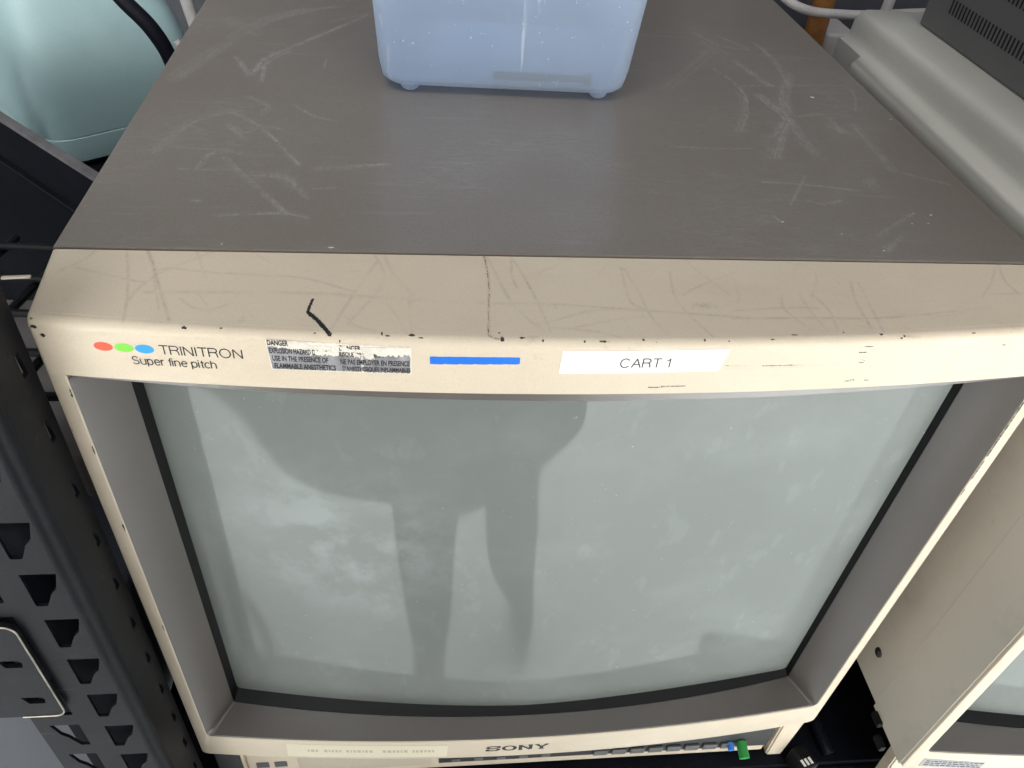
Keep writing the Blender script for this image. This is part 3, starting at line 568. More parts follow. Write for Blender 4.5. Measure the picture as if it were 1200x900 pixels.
# worn dark slivers where the cream edge has chipped back round the opening
def slivers():
    rs = random.Random(21)
    def strip(P, wd):
        V = []; F = []; n0 = 0
        for i, (x, z) in enumerate(P):
            w = wd * rs.uniform(.25, 1.0) * (0.1 if i in (0, len(P) - 1) else 1)
            V.extend([(x - w, yf(x) - .00008, z), (x + w * .3, yf(x) - .00008, z + .0002)])
        for i in range(len(P) - 1): F.append((n0 + 2 * i, n0 + 2 * i + 1, n0 + 2 * i + 3, n0 + 2 * i + 2))
        link('paint_chip', mesh('paint_chip', V, F), M_INK, mon)
    for (x, za, zb_, wd) in ((W - A0 + .0003, -.046, -.085, .0009), (W - A0 + .0003, -.088, -.103, .0006), (W - A0 + .0003, -.110, -.116, .0005), (W - .0006, -.052, -.060, .0005),
                             (A0 - .0001, -.036, -.041, .0009), (A0 - .0001, -.070, -.076, .0005), (A0 - .0001, -.125, -.131, .0008), (A0 - .0001, -.215, -.222, .0005), (.0014, -.060, -.062, .0004)):
        n = max(4, int((za - zb_) / .0009)); strip([(x, za + (zb_ - za) * i / n) for i in range(n + 1)], wd)
slivers()
# print on the front
def ell(cx, cz, a, b, n=28): return [(cx + a * math.cos(2 * math.pi * i / n), 0, cz + b * math.sin(2 * math.pi * i / n)) for i in range(n)]
for (cx, cz, m, nm) in ((.0273, -.0115, M_RED, 'red logo dot'), (.0353, -.0115, M_GREEN, 'green logo dot'), (.0433, -.0115, M_BLUE, 'blue logo dot')):
    me = mesh('logo_dot', ell(cx, cz, .0037, .0022), [tuple(range(28))]); me.flip_normals()
    link('logo_dot', on_front(me, .00012), m, mon)['label'] = nm
def arc(cx, cz, a, b, t0, t1, n=14):
    return [(cx + a * math.cos(math.radians(t0 + (t1 - t0) * i / n)), cz + b * math.sin(math.radians(t0 + (t1 - t0) * i / n))) for i in range(n + 1)]
XH = .73
GL = {   # plain grotesque letters as strokes: advance, strokes
 'T': (.74, [[(0, 1), (.62, 1)], [(.31, 1), (.31, 0)]]),
 'R': (.80, [[(0, 0), (0, 1)], [(0, 1), (.36, 1)] + arc(.36, .76, .23, .24, 90, -90) + [(0, .52)], [(.36, .52)] + arc(.36, .30, .20, .22, 80, 0, 6) + [(.60, 0)]]),
 'I': (.20, [[(0, 0), (0, 1)]]),
 'N': (.84, [[(0, 0), (0, 1)], [(0, 1), (.62, 0)], [(.62, 0), (.62, 1)]]),
 'O': (.98, [arc(.38, .5, .38, .51, 0, 360, 30)]),
 'C': (.90, [arc(.36, .5, .36, .51, 42, 318, 24)]),
 'A': (.84, [[(0, 0), (.34, 1)], [(.34, 1), (.68, 0)], [(.11, .34), (.57, .34)]]),
 '1': (.50, [[(.02, .76), (.16, .80), (.26, 1)], [(.26, 1), (.26, 0)]]),
 'S': (.78, [arc(.30, .745, .26, .265, 25, 270, 16) + arc(.30, .255, .29, .265, 90, -155, 16)]),
 'u': (.66, [[(0, XH), (0, .22)] + arc(.24, .22, .24, .23, 180, 340, 10), [(.47, XH), (.47, 0)]]),
 'p': (.68, [[(0, XH), (0, -.26)], arc(.25, XH / 2, .25, XH / 2 + .01, 0, 360, 22)]),
 'e': (.66, [[(.02, .40), (.50, .40)] + arc(.26, XH / 2, .25, XH / 2 + .01, 6, 318, 20)]),
 'r': (.40, [[(0, XH), (0, 0)], arc(.26, .46, .26, .27, 180, 92, 8)]),
 'f': (.36, [arc(.27, .80, .15, .21, 80, 180, 8) + [(.12, 0)], [(0, XH - .03), (.27, XH - .03)]]),
 'i': (.22, [[(0, 0), (0, XH)], [(0, .93), (0, 1.02)]]),
 'n': (.66, [[(0, XH), (0, 0)], arc(.235, .47, .235, .27, 180, 0, 12) + [(.47, 0)]]),
 't': (.38, [[(.12, .95), (.12, .14)] + arc(.22, .13, .10, .13, 180, 290, 6), [(0, XH - .03), (.27, XH - .03)]]),
 'c': (.60, [arc(.25, XH / 2, .25, XH / 2 + .01, 48, 312, 18)]),
 'h': (.66, [[(0, 1), (0, 0)], arc(.235, .47, .235, .27, 180, 0, 12) + [(.47, 0)]]),
 ' ': (.32, []),
}
def stroke_text(s, x0, x1, z0, z1, parent, wt, eps=.00014):
    # z0..z1 is the capital height, wt the stroke weight as a share of it
    tot = sum(GL[c][0] for c in s); last = {'T': .12, 'N': .22, '1': .24, 'h': .19}.get(s[-1], .15)
    kx = (x1 - x0) / (tot - last); kz = z1 - z0; hw = wt * kz / 2; V = []; F = []; cx = x0
    for c in s:
        for st in GL[c][1]:
            P = [Vector((cx + a * kx, z0 + b_ * kz)) for a, b_ in st]; n0 = len(V)
            for i, q in enumerate(P):
                t = (P[min(i + 1, len(P) - 1)] - P[max(i - 1, 0)]).normalized(); nn = Vector((-t.y, t.x)) * hw
                e = t * hw * (.9 if len(P) > 2 or 1 else 0) * (-1 if i == 0 else (1 if i == len(P) - 1 else 0)) * .5
                V += [(q.x + nn.x + e.x, 0, q.y + nn.y + e.y), (q.x - nn.x + e.x, 0, q.y - nn.y + e.y)]
            for i in range(len(P) - 1): F.append((n0 + 2 * i, n0 + 2 * i + 1, n0 + 2 * i + 3, n0 + 2 * i + 2))
        cx += GL[c][0] * kx
    return link('lettering', on_front(mesh('lettering', V, F), eps), M_INK, parent)
def lettering(s, x0, x1, z0, z1, parent, eps=.00014, offset=0.0, m=None, shear=0.0):
    me = text_mesh(s, x0, x1, z0, z1, offset, shear); return link('lettering', on_front(me, eps), m or M_INK, parent)
stroke_text('TRINITRON', .0492, .0812, -.0135, -.0091, mon, .115)
stroke_text('Super fine pitch', .0372, .0700, -.0195, -.0157, mon, .13)
def slab_word(x0, x1, z0, z1):
    G = {'S': [arc(.5, .70, .40, .22, 20, 270, 12) + arc(.5, .30, .40, .22, 90, -160, 12), [(.9, .98), (.9, .62)], [(.1, .02), (.1, .38)]],
         'O': [arc(.5, .5, .42, .42, 0, 360, 24)],
         'N': [[(.14, .08), (.14, .92)], [(.12, .92), (.86, .08)], [(.86, .08), (.86, .92)], [(0, .92), (.3, .92)], [(0, .08), (.3, .08)], [(.68, .92), (1.0, .92)]],
         'Y': [[(.12, .92), (.5, .46)], [(.88, .92), (.5, .46)], [(.5, .46), (.5, .08)], [(0, .92), (.32, .92)], [(.68, .92), (1, .92)], [(.3, .08), (.7, .08)]]}
    V = []; F = []; gw = (x1 - x0) / 4.45; x = x0
    for c in 'SONY':
        for st in G[c]:
            P = [Vector((x + a * gw, z0 + q * (z1 - z0))) for a, q in st]; n0 = len(V)
            for i, q in enumerate(P):
                t = (P[min(i + 1, len(P) - 1)] - P[max(i - 1, 0)]).normalized(); nn = Vector((-t.y * .00125, t.x * .0006))
                V += [(q.x + nn.x, 0, q.y + nn.y), (q.x - nn.x, 0, q.y - nn.y)]
            for i in range(len(P) - 1): F.append((n0 + 2 * i, n0 + 2 * i + 1, n0 + 2 * i + 3, n0 + 2 * i + 2))
        x += gw * 1.15
    return link('logo', on_front(mesh('logo', V, F), .00014), M_INK, mon)
slab_word(.1975, .2420, -.3718, -.3640)
# blue tape strip
front_patch('blue_tape_strip', [(.1556, -.0088), (.1921, -.0084), (.1921, -.0119), (.1556, -.0127)], M_TAPE, mon, .00018, 24, jag=([0, .0001, 0, 0], [0.0002, 0, 0, -.0001]))
lab = front_patch('paper_label', [(.2092, -.0046), (.2800, -.0040), (.2775, -.0158), (.2088, -.0168)], M_PAPER, mon, .00022, 24)
stroke_text('CART 1', .2342, .2552, -.0132, -.0086, lab, .125, .00030)
# hazard sticker, half rubbed away
stk = front_patch('hazard_sticker', [(.0912, -.0030), (.1482, -.0042), (.1482, -.0183), (.0920, -.0183)], M_TORN, mon, .00016, 40,
                  jag=([0, .0002, -.0003, .0001, -.0001, .0003, -.0002], [0, -.0002, .0001]))
rs = random.Random(5)
jg = [rs.uniform(-.0006, .0006) for _ in range(31)]
front_patch('grey_film', [(.0916, -.0066), (.1062, -.0078), (.1062, -.0180), (.0925, -.0180)], M_FOIL, stk, .00022, 20, jag=(jg, [0]))
front_patch('grey_film', [(.1062, -.0100), (.1280, -.0095), (.1280, -.0180), (.1062, -.0180)], M_FOIL, stk, .00022, 24, jag=(jg[4:], [0, .0002]))
front_patch('grey_film', [(.1290, -.0082), (.1478, -.0090), (.1474, -.0180), (.1290, -.0180)], M_FOIL, stk, .00022, 24, jag=([1.6 * v for v in jg[9:]], [0, .0003, -.0001]))
for (s, a, b, c, d) in (('DANGER', .0918, .1000, -.0058, -.0030), ('EXPLOSION HAZARD DO NOT', .0922, .1158, -.0098, -.0070), ('USE IN THE PRESENCE OF', .0930, .1150, -.0137, -.0109), ('FLAMMABLE ANESTHETICS', .0934, .1178, -.0176, -.0148),
                        ('DANGER', .1198, .1282, -.0070, -.0042), ('RISQUE D\'EXPLOSION', .1196, .1372, -.0103, -.0076), ('NE PAS EMPLOYER EN PRESENCE', .1198, .1474, -.0141, -.0113), ('D\'ANESTHESIQUES INFLAMMABLES', .1204, .1478, -.0178, -.0150)):
    lettering(s, a, b, c, d, stk, .00030, offset=.03)
tp = [rs.uniform(-.0009, .0009) for _ in range(37)]
front_patch('torn_paper', [(.1010, -.0040), (.1195, -.0052), (.1195, -.0074), (.1010, -.0062)], M_TORN, stk, .00036, 30, jag=(tp, tp[5:]))
front_patch('torn_paper', [(.1195, -.0048), (.1300, -.0062), (.1310, -.0082), (.1200, -.0062)], M_TORN, stk, .00036, 22, jag=(tp[3:], tp[9:]))
front_patch('torn_paper', [(.1290, -.0052), (.1478, -.0046), (.1478, -.0078), (.1290, -.0092)], M_TORN, stk, .00036, 26, jag=([.0003], tp[2:]))
front_patch('torn_paper', [(.1248, -.0084), (.1330, -.0080), (.1335, -.0104), (.1255, -.0100)], M_TORN, stk, .00037, 16, jag=(tp[6:], tp[1:]))
front_patch('torn_paper', [(.1100, -.0074), (.1160, -.0070), (.1180, -.0094), (.1100, -.0090)], M_TORN, stk, .00037, 14, jag=(tp[2:], tp[11:]))
# faded tape on the lower rail with its unreadable print
yt = front_patch('faded_tape_label', [(.0602, -.3592), (.1708, -.3600), (.1700, -.3775), (.0596, -.3780)], M_YTAPE, mon, .00018, 30)
M_FADE = surf("faded_print", (0.50, 0.44, 0.33), 0.5, 0.0, fine=0)
x = .074
while x < .160:
    w = rs.uniform(.0010, .0026)
    if rs.random() > .15: front_patch('faded_print', [(x, -.3668), (x + w, -.3668), (x + w, -.3700 - rs.uniform(0, .0006)), (x, -.3700)], M_FADE, yt, .00026, 2)
    x += w + .0010
for z, a, b in ((-.349, 0, 0),):
    pass

# ================================================================== the neighbour on the right
OX, OY = 0.503, -0.0375
nb = thing('crt_monitor', 'second cream monitor at the right edge, only beige side panel and screen corner showing', 'monitor', (OX + W / 2, OY + .2, -.470), 'old studio monitors side by side')
NO = (OX, OY, 0)
bezel(nb, NO, False); tube_front(nb, NO); control_unit(nb, NO, 0)
for p in nb.children:
    if p.name.startswith('bezel'): p['label'] = 'cleaner cream bezel'
# side panels of the front moulding and of the rear shell
for xa in (OX - .0004, OX + W - .0006): box('front_side_panel', xa, xa + .0010, OY + .0027, .00985, ZB + .001, -.004, M_NSIDE, nb, 0.0002)
def shell():
    # cross-section in x/z with the stepped ledge along the side
    S = [(.5045, -.379), (.5042, -.040), (.5040, -.0300), (.5012, -.0285), (.4985, -.0270), (.4968, -.0240), (.4962, -.0200), (.4970, -.0160), (.4990, -.0132), (.5020, -.0118), (.5080, -.0108), (.5112, -.0100), (.5124, -.0085), (.5128, -.0040), (.5132, .0040), (.5142, .0078), (.5165, .0100), (.5200, .0112), (.5300, .0115)]
    S2 = S + [(2 * (OX + W / 2) - x, z) for x, z in reversed(S)]
    def flat(S):   # end of the body has no ledge
        return [(max(x, .5045) if x < .7 else min(x, 2 * (OX + W / 2) - .5045), z) for x, z in S]
    rows = [(.0100, flat(S2)), (.050, flat(S2)), (.0545, S2), (.3640, S2), (.3690, flat(S2)), (.4120, flat(S2)), (.4165, [((x - .728) * .994 + .728, (z + .19) * .985 - .19) for x, z in flat(S2)])]
    V = []; F = []; n = len(S2)
    for y, P in rows: V += [(x, y, z) for x, z in P]
    for k in range(len(rows) - 1):
        for i in range(n):
            j = (i + 1) % n; F.append((k * n + i, (k + 1) * n + i, (k + 1) * n + j, k * n + j))
    F.append(tuple(range(n))); F.append(tuple(reversed(range((len(rows) - 1) * n, len(rows) * n))))
    return mesh('rear_shell', V, F)
sh = link('rear_shell', shell(), M_NCOVER, nb, True)
box('rear_side_panel', .5029, .5041, .0100, .0485, -.3775, -.0350, M_NSIDE, nb, 0.0003)
scr = thing('x', 'x', 'x'); bpy.data.objects.remove(scr)
bm = bmesh.new()
bmesh.ops.create_cone(bm, cap_ends=True, segments=24, radius1=.0042, radius2=.0036, depth=.0014, matrix=Matrix.Translation((.5025, .0340, -.3440)) @ Matrix.Rotation(-math.pi / 2, 4, 'Y'))
bmesh.ops.create_cone(bm, cap_ends=True, segments=20, radius1=.0026, radius2=.0020, depth=.0012, matrix=Matrix.Translation((.5015, .0340, -.3440)) @ Matrix.Rotation(-math.pi / 2, 4, 'Y'))
link('screw', bm_mesh(bm, 'screw'), M_SCREW, nb)
for z in (-.382, -.393): box('latch', .4990, .5040, -.0060 + (z + .382) * 1.2, .0050 + (z + .382) * 1.2, z - .003, z + .003, M_BLACK, nb, .001)
# printed plate on the neighbour's lower rail
NL = [(.0105, -.3640), (.0560, -.3660), (.0560, -.3760), (.0105, -.3760)]
pl = front_patch('rating_label', NL, surf("grey_rating_label", (0.33, 0.33, 0.35), 0.5, 0.1, 200), nb, .0002, 12, NO)
for r in range(3):
    x = .013
    while x < .053:
        w = rs.uniform(.001, .004); z = -.3668 - r * .0030
        front_patch('rating_print', [(x, z), (x + w, z), (x + w, z - .0012), (x, z - .0012)], M_INK, pl, .0003, 1, NO); x += w + .0010

# ================================================================== vented unit on the neighbour
vu = thing('vented_unit', 'charcoal equipment case with rows of vent slots on top of the right hand monitor', 'equipment case', (.68, .27, .0120))
UX0 = .5500
box('case', UX0, .83, .05, .3800, .0120, .1050, M_VENT, vu, 0.0015)
def slots(name, z0, z1):
    bm = bmesh.new(); y = .070
    while y < .350:
        add_box(bm, UX0 - .0003, UX0 + .0008, y, y + .0016, z0, z1, 0); y += .0046
    return link(name, bm_mesh(bm, name), M_HOLE, vu)
slots('vent_row', .0300, .0400); slots('vent_row', .0560, .0660)

# ================================================================== translucent bin with a bolt
bn = thing('plastic_bin', 'translucent blue plastic bin standing on top of the middle monitor', 'storage bin', (.2035, .2650, SZ))
def rr(cx, cy, hx, hy, r, z, n=7):
    P = []
    for (sx, sy, a0) in ((1, 1, 0), (-1, 1, .5), (-1, -1, 1), (1, -1, 1.5)):
        for i in range(n):
            a = (a0 + .5 * i / (n - 1)) * math.pi; P.append((cx + sx * (hx - r) + r * math.cos(a), cy + sy * (hy - r) + r * math.sin(a), z))
    return P
def bin_mesh():
    cx, cy = .2035, .2680; z0 = SZ + .0036; H = .112; rows = []
    o = [(.0655, .0500, .010, z0), (.0700, .0545, .012, z0 + .0008), (.0730, .0575, .0135, z0 + .0035), (.0740, .0587, .014, z0 + .008)]
    for t in np.linspace(.12, 1, 8): o.append((.0740 + .0085 * t, .0587 + .0085 * t, .015, z0 + H * t))
    wt = .0016
    i_ = [(a - wt, b - wt, max(c - wt, .004), d) for a, b, c, d in reversed(o[2:])] + [(.0655, .0500, .009, z0 + wt * 1.2)]
    o += [(o[-1][0] + .003, o[-1][1] + .003, .016, z0 + H), (o[-1][0] + .003, o[-1][1] + .003, .016, z0 + H + .0025), (o[-1][0] - wt, o[-1][1] - wt, .014, z0 + H + .0025)]
    prof = o + i_
    V = []; F = []; n = 28
    Rm = Matrix.Translation((cx, cy, 0)) @ Matrix.Rotation(math.radians(-.8), 4, 'Z') @ Matrix.Translation((-cx, -cy, 0))
    for (hx, hy, r, z) in prof: V += [Rm @ Vector(p) for p in rr(cx, cy, hx, hy, r, z)]
    for k in range(len(prof) - 1):
        for i in range(n):
            j = (i + 1) % n; F.append((k * n + i, k * n + j, (k + 1) * n + j, (k + 1) * n + i))
    F.append(tuple(reversed(range(n)))); F.append(tuple(range((len(prof) - 1) * n, len(prof) * n)))
    return mesh('tub', V, F)
link('tub', bin_mesh(), M_BIN, bn, True)
for (x, y) in ((.1460, .2185), (.2600, .2170), (.1460, .3190), (.2600, .3180)):
    bm = bmesh.new(); bmesh.ops.create_uvsphere(bm, u_segments=20, v_segments=10, radius=.0056, matrix=Matrix.Translation((x, y, SZ + .0040)) @ Matrix.Diagonal((1, 1, .70, 1)))
    link('foot', bm_mesh(bm, 'foot'), M_BIN, bn, True)
bt = thing('bolt', 'dark steel bolt lying in the bottom of the translucent blue bin', 'bolt', (.222, .2150, SZ + .0065))
zb = SZ + .0115; yb = .2160
tube('shank', [(.1950, yb, zb), (.2500, yb - .001, zb)], .0021, M_SCREW, bt, 12, False)
me = tube_mesh('head', [(.2500, yb - .001, zb), (.2540, yb - .001, zb)], .0040, 6, 1, False); link('head', me, M_SCREW, bt)
bm = bmesh.new()
for i in range(22):
    x = .1955 + i * .0016
    bmesh.ops.create_cone(bm, cap_ends=True, segments=12, radius1=.0026, radius2=.0026, depth=.0006, matrix=Matrix.Translation((x, yb, zb)) @ Matrix.Rotation(math.pi / 2, 4, 'Y'))
link('thread', bm_mesh(bm, 'thread'), M_SCREW, bt)

# ================================================================== rack post on the left
post = thing('rack_post', 'black perforated steel rack post left of the middle monitor', 'rack post', (-.032, -.016, FLOOR))
def keyhole(cx, cz, s=1):
    P = [(-.0092, .0110), (.0092, .0110), (.0056, -.0020), (.0018, -.0065), (-.0032, -.0175), (-.0085, -.0175), (-.0092, -.0165)]
    Q = [(cx + s * a * .86, cz + b * .88) for a, b in P]; return Q if s > 0 else Q[::-1]
ZH = [-.0915 + .0366 * k for k in range(-9, 4)]
fp = plate2d('front_flange', [(-.0625, FLOOR), (-.0105, FLOOR), (-.0105, .10), (-.0625, .10)], [keyhole(-.0190, z) for z in ZH] + [keyhole(-.0475, z + .0035, -1) for z in ZH], .0018)
fp.transform(Matrix.Translation((0, -.0331, 0))); link('front_flange', fp, M_POST, post)
sp_ = plate2d('side_flange', [(-.0280, FLOOR), (.0010, FLOOR), (.0010, .10), (-.0280, .10)], [[(-.0085, z - .006), (-.0045, z - .006), (-.0055, z + .006), (-.0085, z + .006)] for z in ZH], .0018)
sp_.transform(Matrix(((0, 1, 0, -.0049), (1, 0, 0, 0), (0, 0, 1, 0), (0, 0, 0, 1)))); link('side_flange', sp_, M_POST, post)
V = []; n = 10
for z in (FLOOR, .10):
    for i in range(n + 1):
        a = i / n * math.pi / 2; V.append((-.0105 + .0065 * math.sin(a), -.0275 - .0065 * math.cos(a), z))
F = [(i, i + 1, n + 2 + i, n + 1 + i) for i in range(n)]
link('rounded_corner', mesh('rounded_corner', V, F), M_POST, post, True)
box('dark_slot_backing', -.0618, -.0062, -.0150, -.0130, FLOOR, .10, M_NAVY, post, 0)  # dark sheet added behind the slots, stands in for the shade inside the post
# the connector plate of a beam
br = thing('beam_bracket', 'black slotted beam bracket with worn bright edges hooked on the rack post', 'bracket', (-.075, -.038, -.2420))
def rrect(x0, x1, z0, z1, r):
    P = []
    for cx, cz, a0 in ((x1 - r, z1 - r, 0), (x0 + r, z1 - r, .5), (x0 + r, z0 + r, 1), (x1 - r, z0 + r, 1.5)):
        for i in range(5): a = (a0 + i / 8) * math.pi; P.append((cx + r * math.cos(a), cz + r * math.sin(a)))
    return P
def dslot(cx, cz): return [(cx - .006, cz + .003), (cx + .004, cz + .003), (cx + .0055, cz + .0005), (cx + .0045, cz - .0035), (cx - .0035, cz - .0035)]
bp = plate2d('plate', rrect(-.150, -.0395, -.2425, -.1545, .006), [dslot(-.051, -.1880), dslot(-.051, -.2250), dslot(-.075, -.1980), dslot(-.075, -.2250)], .0028)
bp.transform(Matrix.Translation((0, -.0362, 0))); bpo = link('plate', bp, M_POST, br)
P = rrect(-.150, -.0395, -.2425, -.1545, .006); P3 = [(x, -.03775, z) for x, z in P]
order = P3[15:20] + P3[0:5]
tube('worn_edge', order + [(-.075, -.03775, -.1545)], .00045, M_BARE, br, 6, False)
tube('worn_edge', [(-.0455, -.03775, -.2425), (-.062, -.03775, -.2425)], .0004, M_BARE, br, 6, False)
box('beam', -.60, -.080, -.0300, .010, -.2380, -.1600, M_POST, br, 0.002)

# ================================================================== shelf, boxes and clutter round the monitors
sd = thing('rack_shelf', 'black steel rack shelf carrying the two monitors', 'shelf', (.5, .25, -.5300))
box('deck', -.060, 1.15, .0050, .62, -.4840, -.4710, M_NAVY, sd, .001)
box('beam', -.060, 1.15, -.0100, .0048, -.5300, -.4760, M_POST, sd, .0015)
lc = tag(base_origin(box('storage_case', -.46, -.0640, .0120, .30, -.62, -.3330, M_BOX, None, .007, smooth=False)), 'blue-grey plastic case at the lower left behind the rack post', 'case')
# dark panel leaning across the left rear
pn = thing('metal_panel', 'black sheet metal panel with a pale worn upper lip below the teal drum', 'metal panel', (-.066, .203, -.4700))
def slab(x0, y0, x1, y1, z0, z1, t, name, m, parent):
    d = Vector((x1 - x0, y1 - y0, 0)).normalized(); nrm = Vector((-d.y, d.x, 0)) * t
    a = Vector((x0, y0, 0)); b = Vector((x1, y1, 0)); V = []
    for z in (z0, z1):
        for p in (a, b, b + nrm, a + nrm): V.append((p.x, p.y, z))
    return link(name, mesh(name, V, [(0, 3, 2, 1), (4, 5, 6, 7), (0, 1, 5, 4), (1, 2, 6, 5), (2, 3, 7, 6), (3, 0, 4, 7)]), m, parent)
slab(-.230, .3600, -.0060, .1450, -.4700, -.0320, .004, 'sheet', M_NAVY, pn)
slab(-.231, .3605, -.0055, .1440, -.0320, -.0290, .0050, 'lip', surf("pale_worn_edge", (0.13, 0.125, 0.13), 0.5, 0.3, 90), pn)
slab(-.228, .3540, -.0080, .1430, -.0640, -.0625, .003, 'rib', M_POST, pn)
# teal drum
dr = thing('plastic_drum', 'pale teal rounded plastic drum behind the left of the middle monitor', 'drum', (-.186, .559, -.1600))
def drum():
    V = []; F = []
    prof = [(.050, -.1600), (.0640, -.1590), (.0690, -.1540), (.0700, -.1460), (.0702, -.1330), (.0696, -.1322), (.0702, -.1314), (.0715, -.0900), (.0705, -.0650), (.0660, -.0450), (.0590, -.0250), (.0520, -.0050), (.0500, .0080), (.0520, .0090), (.0520, .0160)]
    n = 120
    for r, z in prof:
        for i in range(n):
            a = 2 * math.pi * i / n; c, s = math.cos(a), math.sin(a); k = (abs(c) ** 7 + abs(s) ** 7) ** (-1 / 7)
            x, y = (r + .005) * k * c, (r + .060) * k * s; q = math.radians(38)
            V.append((-.186 - (.07 - r) * .5 + x * math.cos(q) - y * math.sin(q), .559 + x * math.sin(q) + y * math.cos(q), z))
    for k in range(len(prof) - 1):
        for i in range(n): j = (i + 1) % n; F.append((k * n + i, k * n + j, (k + 1) * n + j, (k + 1) * n + i))
    F.append(tuple(reversed(range(n)))); F.append(tuple(range((len(prof) - 1) * n, len(prof) * n)))
    return mesh('drum_body', V, F)
link('drum_body', drum(), M_TEAL, dr, True)
link('lid', tube_mesh('lid', [(-.196, .559, .0162), (-.196, .559, .0240)], .048, 40, 1, False), surf("dark_teal_lid", (.05, .12, .14), .4), dr)
tag(base_origin(box('crate', -.38, .0100, .38, .72, -.4700, -.1610, M_NAVY, None, .003)), 'black crate under the pale teal drum', 'crate')
tag(tube('black_cable', [(-.085, .395, .020), (-.066, .392, -.004), (-.050, .392, -.024), (-.041, .394, -.048), (-.036, .396, -.090), (-.040, .398, -.150)], .0060, M_BCAB), 'thick black cable running down beside the teal drum', 'cable')
tag(tube('white_conduit', [(-.0500, .490, .030), (-.0465, .490, -.030), (-.0400, .490, -.075), (-.036, .488, -.150)], .0052, M_WCAB), 'dirty white conduit behind the left rear edge of the middle monitor', 'conduit')
tag(tube('white_cable', [(-.0560, .470, -.0600), (-.0480, .468, -.0740), (-.044, .460, -.110)], .0032, M_WCAB), 'short white cable end between black cable and conduit', 'cable')
# scraps at the left, above the post
tag(base_origin(box('white_connector', -.0440, -.0310, .0712, .0735, -.0320, -.0308, M_DOOR, None, .0006, rot=.10)), 'small flat off-white connector in the dark left of the cream bezel corner', 'connector')
tag(tube('white_wire', [(-.0185, .0800, -.0285), (-.0235, .0730, -.0300), (-.0190, .0715, -.0300)], .0011, M_DOOR), 'bent bit of off-white wire beside the top left cover corner', 'wire')
wl = thing('wire_rack', 'black wire rack grid behind the rack post at the left edge', 'wire rack', (-.06, .08, -.1100))
for i in range(5): tube('rod', [(-.20, .030 + i * .030, -.060), (-.006, .020 + i * .030, -.060)], .0022, M_POST, wl, 8, False)
for i in range(5): tube('rod', [(-.18 + i * .036, .02, -.0644), (-.15 + i * .036, .16, -.0644)], .0022, M_POST, wl, 8, False)
tag(base_origin(box('grey_tray', -.26, -.010, .02, .15, -.130, -.100, surf("dim_grey_tray", (.13, .12, .115), .6), None, .003)), 'dim grey tray under the black wire rack', 'tray')

# behind on the right
rb = thing('rear_beam', 'slate grey shelf beam behind the gap between the monitors', 'beam', (.80, .66, -.12))
box('beam_face', .36, 1.35, .640, .680, -.0930, .0300, M_SLATE, rb, .003)
tag(tube('white_hose', [(.40, .520, .060), (.455, .520, .018), (.505, .520, -.018), (.560, .520, -.0245), (.640, .520, -.0190), (.760, .520, -.010)], .0042, M_WCAB), 'glossy white hose sagging behind both monitors', 'hose')
tag(base_origin(tube('wooden_pole', [(.5600, .560, -.470), (.5560, .560, -.150), (.5530, .560, -.020)], .0110, M_WOOD)), 'orange-brown wooden pole standing behind the right hand monitor', 'pole')
tag(base_origin(box('grey_box', .500, .545, .575, .630, -.470, -.0720, surf("grey_blue_box", (.16, .165, .20), .5), None, .004)), 'grey-blue box beside the wooden pole behind the monitors', 'box')
tag(base_origin(box('white_box', .575, .610, .575, .630, -.470, -.0600, M_WCAB, None, .004)), 'dirty white box right of the wooden pole', 'box')
tag(tube('black_hose', [(.64, .50, .03), (.665, .50, .000), (.700, .50, -.010), (.74, .50, .010)], .007, M_BCAB), 'black hose above the far edge of the right hand monitor', 'hose')
tag(tube('grey_pipe', [(.590, .500, .06), (.586, .500, -.03)], .0050, M_WCAB, None, 12, False), 'thin grey pipe behind the far top edge of the right hand monitor', 'pipe')

# between the feet of the two monitors
pg = thing('power_plug', 'black plug with white printed marks below the middle monitor\'s right foot', 'plug', (.470, .002, -.470))
box('plug_body', .4585, .4740, -.0080, .0120, -.4700, -.4480, M_BLACK, pg, .003, rot=.35)
for i in range(3): box('printed_mark', .4610 + i * .0035, .4632 + i * .0035, -.0065 + i * .001, -.0010 + i * .001, -.44795, -.4478, M_PAPER, pg, 0, rot=.35)
tag(base_origin(box('black_foot_block', .0005, .0180, .0120, .10, -.4705, -.3845, M_STRIP, None, .001)), 'black block beside the left foot under the cream bezel', 'block')
tag(base_origin(box('black_foot_block', .4500, .4700, .0300, .10, -.4705, -.3960, M_STRIP, None, .001)), 'black block beside the right foot under the cream bezel', 'block')
tag(tube('dark_hose', [(.4800, .300, -.462), (.4850, .150, -.463), (.4930, .030, -.464), (.4960, .010, -.466)], .0050, M_BCAB), 'black hose lying on the shelf between the two monitors', 'hose')
tag(base_origin(box('navy_case', .4580, .4960, .1400, .40, -.4700, -.330, surf("navy_case", (.035, .05, .075), .4), None, .003)), 'navy case deep in the gap between the two monitors', 'case')

# setting
def struct(o): o['kind'] = 'structure'; return o
struct(link('floor', mesh('floor', [(-6, -7, FLOOR), (6, -7, FLOOR), (6, 3, FLOOR), (-6, 3, FLOOR)], [(0, 1, 2, 3)]), M_FLOOR))
struct(box('back_wall', -3, 3.5, 1.15, 1.25, FLOOR, 1.6, M_WALL, None, 0))

